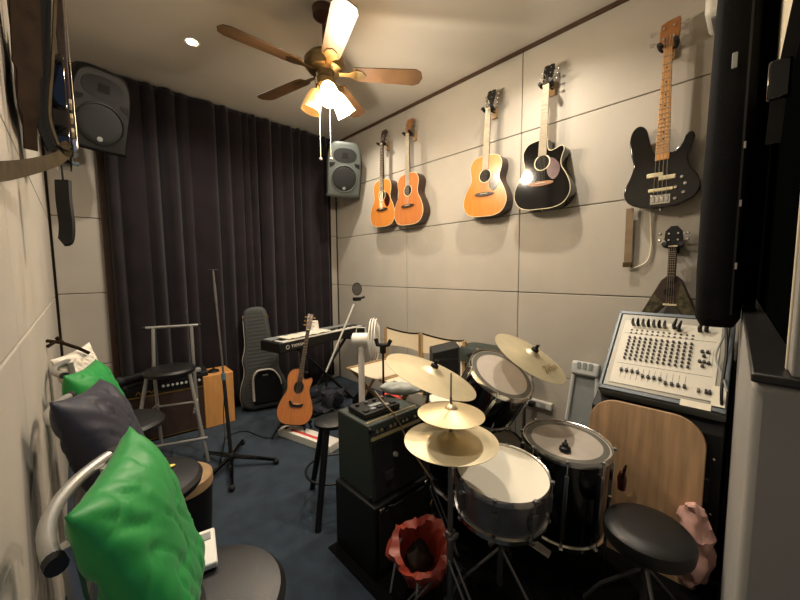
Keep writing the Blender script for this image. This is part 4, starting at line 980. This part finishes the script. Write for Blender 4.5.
tag(o, 'white cloth spread along the top of the keyboard', 'cloth')
cp_ = P(328, 333, z=.85)
t = thing('white_cup', 'white paper cup standing upside down on the keyboard', 'cup', ((KL+KR)/2)+(V((math.cos(ka), math.sin(ka), 0))*(-.02))+V((-math.sin(ka), math.cos(ka), 0))*.16+V((0, 0, .782)))
G().lathe([(.0001, .1), (.032, .1), (.034, .098), (.044, .004), (.046, 0), (.043, 0), (.031, .095), (.0001, .096)], I4, 32).done('cup', M_white, t)
t['label'] = 'white cup standing on the keyboard'
t = thing('cable_clutter', 'dark heap of cables and clothes under the keyboard', 'clothes', (1.78, 2.92, 0)); 
bpy.data.objects.remove(t)
o = G().ball((0, 0, 0), 1, 40, (.22, .14, .13)).done('dark_clothes_heap', mat('dark navy cloth', (26, 28, 38), .8, var=.4, vscale=9), deform=lambda p: crumple(p, .07, 9, 4)); o.location = (1.68, 2.88, .12)
tag(o, 'dark heap of clothing on the floor under the keyboard', 'clothes')
o = G().ball((0, 0, 0), 1, 36, (.12, .1, .1)).done('black_backpack', M_bagd, deform=lambda p: crumple(p, .03, 9, 8)); o.location = (2.0, 2.62, .1)
tag(o, 'small black bag on the floor behind the white fan', 'bag')
# boom stand with pop filter
b0 = P(326, 372, d=3.35); b1 = P(354, 304, d=3.35)
t = thing('pop_filter_stand', 'slanted microphone boom with round pop filter on top by the corner', 'microphone stand', (b0.x, b0.y, 0))
o = V((b0.x, b0.y, 0))
G().tube([b0-o, b1-o], .009).done('boom', M_white, t); G().cyl((0, 0, .02), b0-o, .01).done('pole', M_black, t)
for k in range(3):
    a = .5+2*PI*k/3; G().tube([(0, 0, .12), (.22*math.cos(a), .22*math.sin(a), .01)], .007).done('leg', M_black, t)
q = P(357, 299, d=3.35)-o; g = G(); g.box(q, (.07, .05, .035)); g.tube([q+V((0, 0, .0)), q+V((.06, -.05, .02))], .012); g.done('clip', M_black, t, bevel=.004)
fm = frame(P(357, 289, d=3.35)-o, (-FW.x, -FW.y, 0))
G().tube([fm @ V((.045*math.cos(a), .06*math.sin(a), 0)) for a in [2*PI*k/28 for k in range(28)]], .004, 6, closed=True).done('filter_rim', M_black, t)
G().lathe([(.0001, .001), (.045, .001), (.045, -.001), (.0001, -.001)], fm @ Matrix.Diagonal((1, 1.33, 1, 1)), 28).done('filter_mesh', mat('nylon mesh', (70, 66, 60), .9), t)
# ------------------------------------------------------------------ soft guitar case by the curtain
mt = Matrix.Translation((1.335, 3.37, .02)) @ rotz(-.42) @ Matrix.Rotation(-.085, 4, 'X') @ Matrix.Rotation(-.08, 4, 'Y')
t = thing('guitar_case', 'quilted charcoal guitar case with white pocket trim leaning on the curtain', 'guitar case', mtx=mt)
hc = [(0, 0), (.13, .0), (.205, .05), (.225, .14), (.205, .25), (.17, .34), (.16, .42), (.165, .5), (.14, .58), (.125, .66), (.118, .8), (.112, .92), (.09, .985), (.04, 1.01), (0, 1.012)]
out = halfs(hc)
G().prism(out, -.08, .08).done('shell', M_bag, t, bevel=.03, seg=4)
g = G()
for k in range(26):
    z = .05+k*.036
    i = max(j for j in range(len(hc)-1) if hc[j][1] <= z); u = (z-hc[i][1])/max(1e-6, hc[i+1][1]-hc[i][1]); w = hc[i][0]+(hc[i+1][0]-hc[i][0])*u-.035
    g.tube([(-w, -.0805, z), (w, -.0805, z)], .0018, 6)
g.done('quilting', mat('quilt seam', (34, 35, 35), .8), t)
L_ = [p for p in out if p[0] < -.02 and .05 < p[1] < .95]
G().tube([(x*.985, -.055, z) for x, z in L_], .006, 6).done('piping', M_trimw, t)
pk = [(-.1, .06), (.16, .06), (.17, .15), (.15, .3), (.1, .37), (0, .385), (-.05, .37), (-.09, .3)]
G().prism(pk, -.105, -.075).done('pocket', M_black, t, bevel=.008)
tr = cr([(-.1, -.106, .1, ), (-.085, -.106, .3), (-.05, -.106, .372), (.0, -.106, .388), (.1, -.106, .375), (.155, -.106, .29), (.168, -.106, .22)], 5)
g = G(); g.tube(tr, [.032-.02*i/len(tr) for i in range(len(tr))], 8, flat=.4); g.done('pocket_trim', M_trimw, t)
G().box((.03, -.108, .335), (.05, .003, .016)).done('label_patch', M_grey, t)
for s_ in (-1, 1): G().tube([(s_*.1, -.05, .86), (s_*.118, -.06, .9), (s_*.1, -.07, .93)], .004).done('zipper_pull', M_gold, t)
# ------------------------------------------------------------------ mic stand
hub = P(231, 456, z=.075)
t = thing('microphone_stand', 'black microphone stand with five-legged base on the blue carpet', 'microphone stand', (hub.x, hub.y, 0))
G().lathe([(.0001, .1), (.02, .1), (.028, .09), (.03, .06), (.022, .05), (.0001, .05)]).done('hub', M_black, t)
o = V((hub.x, hub.y, 0))
for px, py in ((207, 455), (279, 462), (232, 491), (208, 482), (243, 442)):
    p = P(px, py, z=.012)-o; p = p.normalized()*min(p.length, .31)
    l_ = G().tube([(0, 0, .075), p*.5+V((0, 0, .05)), p+V((0, 0, .02))], [.016, .014, .012], 8).done('leg', M_gloss, t)
    G().ball(p+V((0, 0, .008)), .021, 12).done('rubber_foot', M_rubber, l_)
top = P(213, 270, d=2.5)-o; mid = P(224, 380, d=2.49)-o
G().tube([(0, 0, .09), mid], .013).done('lower_tube', M_black, t)
G().tube([mid, top], .007).done('upper_tube', M_dullst, t)
G().tube([mid+(top-mid)*.0, mid+(top-mid)*.06], .016).done('clutch', M_blue, t)
G().tube([top+(mid-top)*.13, top+(mid-top)*.30], .009).done('handset', M_dullst, t)
G().box(top, (.06, .012, .012)).done('clip', M_black, t, bevel=.003)
g = G(); g.tube(cr([mid+o+V((0, -.01, -.03)), mid+o+V((-.02, -.02, -.25)), V((hub.x-.04, hub.y-.01, .2)), V((hub.x-.07, hub.y+.02, .03)), P(222, 448, z=.006), P(228, 436, z=.006), P(245, 431, z=.006), P(262, 437, z=.006), P(272, 438, z=.006)], 6), .0035)
tag(g.done('microphone_cable', M_black), 'black cable looping from the microphone stand onto the carpet', 'cable')
# cajon
t = thing('cajon', 'plain birch wooden box drum beside the brown grille amplifier', 'box drum', (.885, 3.41, 0), -.04)
G().box((0, .0, .235), (.245, .26, .47)).done('body', M_cajon, t, bevel=.004)
G().box((0, -.132, .235), (.236, .006, .462)).done('front_plate', mat('birch plate', (204, 146, 82), .5, var=.12, vscale=5, stretch=(5, 1, 1)), t, bevel=.001)
t = thing('round_mic_base', 'small round black base sitting on the wooden box drum', 'microphone base', (.87, 3.39, .471))
G().lathe([(.0001, .02), (.03, .02), (.045, .012), (.05, 0), (.0001, 0)]).done('base', M_black, t); G().cyl((0, 0, .02), (.01, 0, .12), .008).done('stem', M_black, t)
# brown grille amp
t = thing('grille_amplifier', 'black amplifier with brown woven grille and gold script behind the chair', 'amplifier', (.50, 3.36, 0), -.12)
G().box((0, .09, .255), (.62, .24, .51)).done('cabinet', M_tolex, t, bevel=.008)
G().box((0, -.033, .2), (.58, .006, .36)).done('grille', M_net, t)
g = G(); g.box((0, -.036, .385), (.58, .006, .008)); g.box((0, -.036, .02), (.58, .006, .006)); g.done('gold_strip', M_gold, t)
g = G(); g.tube(cr([(-.2, -.04, .405), (-.185, -.04, .43), (-.17, -.04, .405), (-.155, -.04, .43), (-.14, -.04, .41), (-.12, -.04, .425), (-.1, -.04, .41), (-.085, -.04, .425)], 5), .004, 6); g.done('script_logo', M_gold, t)
G().box((0, -.033, .445), (.58, .006, .07)).done('control_panel', M_black, t)
for k in range(9): G().lathe([(.011, 0), (.009, .014), (.0001, .015)], frame((-.02+k*.032, -.036, .445), (0, -1, 0)), 12).done('knob', M_ltgrey, t)
# folded tripod lying on the amp
t = thing('folded_stand', 'folded black tripod stand lying on top of the brown grille amplifier', 'stand', (.42, 3.30, .512))
for (a, b, r) in (((-.24, -.30, .115), (.02, -.06, .09), .026), ((-.22, -.24, .05), (.1, .0, .045), .024), ((-.05, -.1, .10), (.22, .12, .06), .02)):
    l_ = G().tube([a, b], r, 12).done('leg', M_black, t); G().ball(a, r*1.25, 12).done('rubber_foot', M_rubber, l_)
G().box((.18, .02, .02), (.3, .06, .03)).done('bracket', M_grey, t, bevel=.005)
# ------------------------------------------------------------------ bar chairs
def bar_chair(label, c, face, legs_m=M_silver, seat_z=.665, railc=.0, sr=.168, first=None, rail_h=.96, rw=.175):
    t = thing('bar_chair', label, 'chair', c, face, group='black seated bar chairs')
    # local: front = -y, back = +y
    G().lathe([(.0001, seat_z), (sr*.7, seat_z-.002), (sr*.93, seat_z-.01), (sr, seat_z-.024), (sr*.97, seat_z-.045), (sr*.8, seat_z-.055), (.0001, seat_z-.055)], I4, 48).done('seat', M_vinyl, t)
    for sx in (-1, 1):
        G().tube([(sx*.13, -.05, seat_z-.055), (sx*.235, -.17, .0)], .012).done('leg', legs_m, t)
        u = G().tube([(sx*.135, .235, .0), (sx*.13, .14, seat_z-.06), (sx*.125, .175, rail_h)], .012).done('rear_upright', legs_m, t)
    G().tube([(-.235, -.145, .17), (.235, -.145, .17)], .010).done('footrest', legs_m, t)
    G().tube([(-.133, .185, .34), (.133, .185, .34)], .009).done('stretcher', legs_m, t)
    for sx in (-1, 1): G().tube([(sx*.155, -.11, .36), (sx*.134, .18, .36)], .009).done('stretcher', legs_m, t)
    g = G(); n = 14
    pts = [(rw*(-1+2*i/n), .18+railc*.8-railc*.95*((-1+2*i/n)**2), rail_h+.005) for i in range(n+1)]
    r_ = g.tube(pts, .012 if railc else .011, 10).done('back_rail', legs_m, t)
    for k in (0, n): p = V(pts[k]); q = V(pts[1 if k == 0 else n-1]); G().tube([p+(q-p).normalized()*.012, p+(p-q).normalized()*.006], .0138 if railc else .012, 12).done('end_cap', M_rubber, r_)
    return t
bar_chair('bar chair with straight silver back rail standing alone before the curtain', (.465, 2.93, 0), -.36, seat_z=.69, rail_h=.955, rw=.185, sr=.165)
# a facing of -x back: local +y (back) toward world -x  -> rotate +90 deg
bar_chair('nearest bar chair with curved grey rail under the large green cushion', (.165, .80, 0), math.radians(76), railc=.05, seat_z=.66, rail_h=.95)
bar_chair('second bar chair along the left wall with the navy cushion', (.14, 1.43, 0), PI/2, railc=.05, seat_z=.66, rail_h=.95)
bar_chair('third bar chair along the left wall with the far green cushion', (.13, 2.10, 0), PI/2-.05, railc=.05, seat_z=.66, rail_h=.95)
# on seats
t = thing('white_remote', 'white remote control lying on the nearest chair seat beside the green cushion', 'remote control', P(204, 553, z=.664), math.radians(-12))
G().box((0, 0, .008), (.055, .13, .016)).done('case', M_white, t, bevel=.004); G().box((0, .035, .017), (.034, .028, .002)).done('display', M_grey, t)
o = G().ball((0, 0, 0), 1, 16, (.017, .010, .003)).done('guitar_pick', mat('yellow pick', (226, 200, 90), .5)); o.location = P(170, 466, z=.664); tag(o, 'small yellow guitar pick on the second chair seat', 'guitar pick')
o = G().box((0, 0, 0), (.035, .025, .004)).done('paper_slip', M_white); o.location = P(159, 461, z=.664); tag(o, 'tiny white slip on the second chair seat beside the yellow pick', 'paper')
# conga under second chair
t = thing('hand_drum', 'dark hand drum with tan skin standing behind the nearest chair', 'drum', (.285, 1.72, 0))
G().lathe([(.0001, 0), (.1, 0), (.105, .1), (.115, .25), (.125, .42), (.12, .46), (.0001, .46)], I4, 48).done('shell', M_black, t)
G().lathe([(.0001, .472), (.118, .472), (.126, .465), (.128, .425), (.124, .425)], I4, 48).done('skin', mat('tan skin', (150, 122, 86), .6, var=.15), t)
# black wooden stool behind the amp
t = thing('black_stool', 'black wooden stool with splayed legs standing behind the combo amplifier', 'stool', (1.03, 1.66, 0))
G().lathe([(.0001, .525), (.085, .523), (.1, .515), (.1, .497), (.0001, .492)], I4, 40).done('seat', M_black, t)
for k in range(3):
    a = math.radians(215+120*k); dx = V((math.cos(a), math.sin(a), 0)); G().tube([dx*.075+V((0, 0, .5)), dx*.22], [.02, .017], 8).done('leg', M_black, t)
G().tube([V((math.cos(a)*.155, math.sin(a)*.155, .22)) for a in [2*PI*k/24 for k in range(24)]], .007, 6, closed=True).done('foot_ring', M_black, t)
# white printed box on floor
wa, wb = P(283, 428, z=.06), P(326, 452, z=.06)
ctr = V((1.30, 2.45, .0)); 
t = thing('flat_white_box', 'flat white printed box lying on the carpet before the floor guitar', 'box', ctr, math.radians(105))
G().box((0, 0, .03), (.58, .13, .06)).done('carton', M_white, t, bevel=.003)
G().box((.0, .02, .0606), (.36, .03, .001)).done('red_print', M_redp, t); G().box((.24, .02, .0606), (.035, .04, .001)).done('dark_print', M_black, t)
# ------------------------------------------------------------------ cushions
def cushion(label, c, n, roll, w, h, th, m, seed, name='cushion'):
    zx = V(n).normalized(); up = V((0, 0, 1)); up = (up-zx*up.dot(zx)).normalized(); x = up.cross(zx)
    mt = Matrix((x, up, zx)).transposed().to_4x4(); mt.translation = V(c); mt = mt @ Matrix.Rotation(roll, 4, 'Z')
    N = 44; vs = []; fs = []
    for s_ in (1, -1):
        for j in range(N+1):
            for i in range(N+1):
                u, v = -1+2*i/N, -1+2*j/N
                e = max(0, (1-u**4)*(1-v**4))**.6
                pin = 1-.085*(1-v*v)*abs(u)**2; pin2 = 1-.085*(1-u*u)*abs(v)**2
                p = V((u*w/2*pin, v*h/2*pin2, s_*th/2*e))
                if e > 0:
                    wr = noise.noise(V((u*1.6+seed, v*1.1, s_*2)))*.012-max(0, .10-abs(noise.noise(V((u*2.2+v*2.2, (u-v)*1.1, seed+s_)))))*.07
                    cr_ = (abs(u)*abs(v))**.5; wr += .0035*cr_*math.sin((math.atan2(v, u))*17+seed)
                    p.z += s_*wr*min(1, e*1.6)
                vs.append(p)
    K = (N+1)**2
    for s_ in (0, 1):
        for j in range(N):
            for i in range(N):
                a = s_*K+j*(N+1)+i; q = (a, a+1, a+N+2, a+N+1); fs.append(q if s_ == 0 else q[::-1])
    me = bpy.data.meshes.new(name); me.from_pydata([tuple(p) for p in vs], [], fs)
    bm = bmesh.new(); bm.from_mesh(me); bmesh.ops.remove_doubles(bm, verts=bm.verts, dist=.0004); bmesh.ops.recalc_face_normals(bm, faces=bm.faces); bm.to_mesh(me); bm.free()
    for p in me.polygons: p.use_smooth = True
    me.materials.append(m); o = bpy.data.objects.new(name, me); C.objects.link(o); o.matrix_world = mt
    return tag(o, label, 'cushion', 'cushions on the left chairs')
cushion('large bright green cushion on the nearest bar chair', (.073, .765, .857), (.90, -.30, .30), .0, .31, .38, .105, M_green, 1)
cushion('navy blue cushion leaning on the second chair', (.045, 1.31, .865), (.92, -.25, .35), -.12, .35, .37, .12, M_navy, 5)
cushion('green cushion behind the navy one on the third chair', (.05, 1.93, .81), (.9, -.25, .3), -.05, .36, .36, .12, M_green, 9)
wc = cushion('white cushion with brown antlers standing behind the far green cushion', P(82, 374, y=2.32), (.75, -.6, .2), .15, .24, .26, .08, M_wcush, 13)
AN = [[(.03, .09, .05), (.01, .13, .03), (-.04, .185, .01), (-.09, .215, .0)], [(-.03, .175, .01), (-.04, .215, .0)], [(-.06, .2, .01), (-.1, .19, 0)]]
g = G()
for a in AN: g.tube(a, .008, 8)
g.done('antler', M_brownst, wc)
# ------------------------------------------------------------------ world: faint light from the corridor behind the doorway
w = bpy.data.worlds.new('world'); S.world = w; w.use_nodes = True
w.node_tree.nodes['Background'].inputs[0].default_value = (.45, .6, 1, 1); w.node_tree.nodes['Background'].inputs[1].default_value = .3
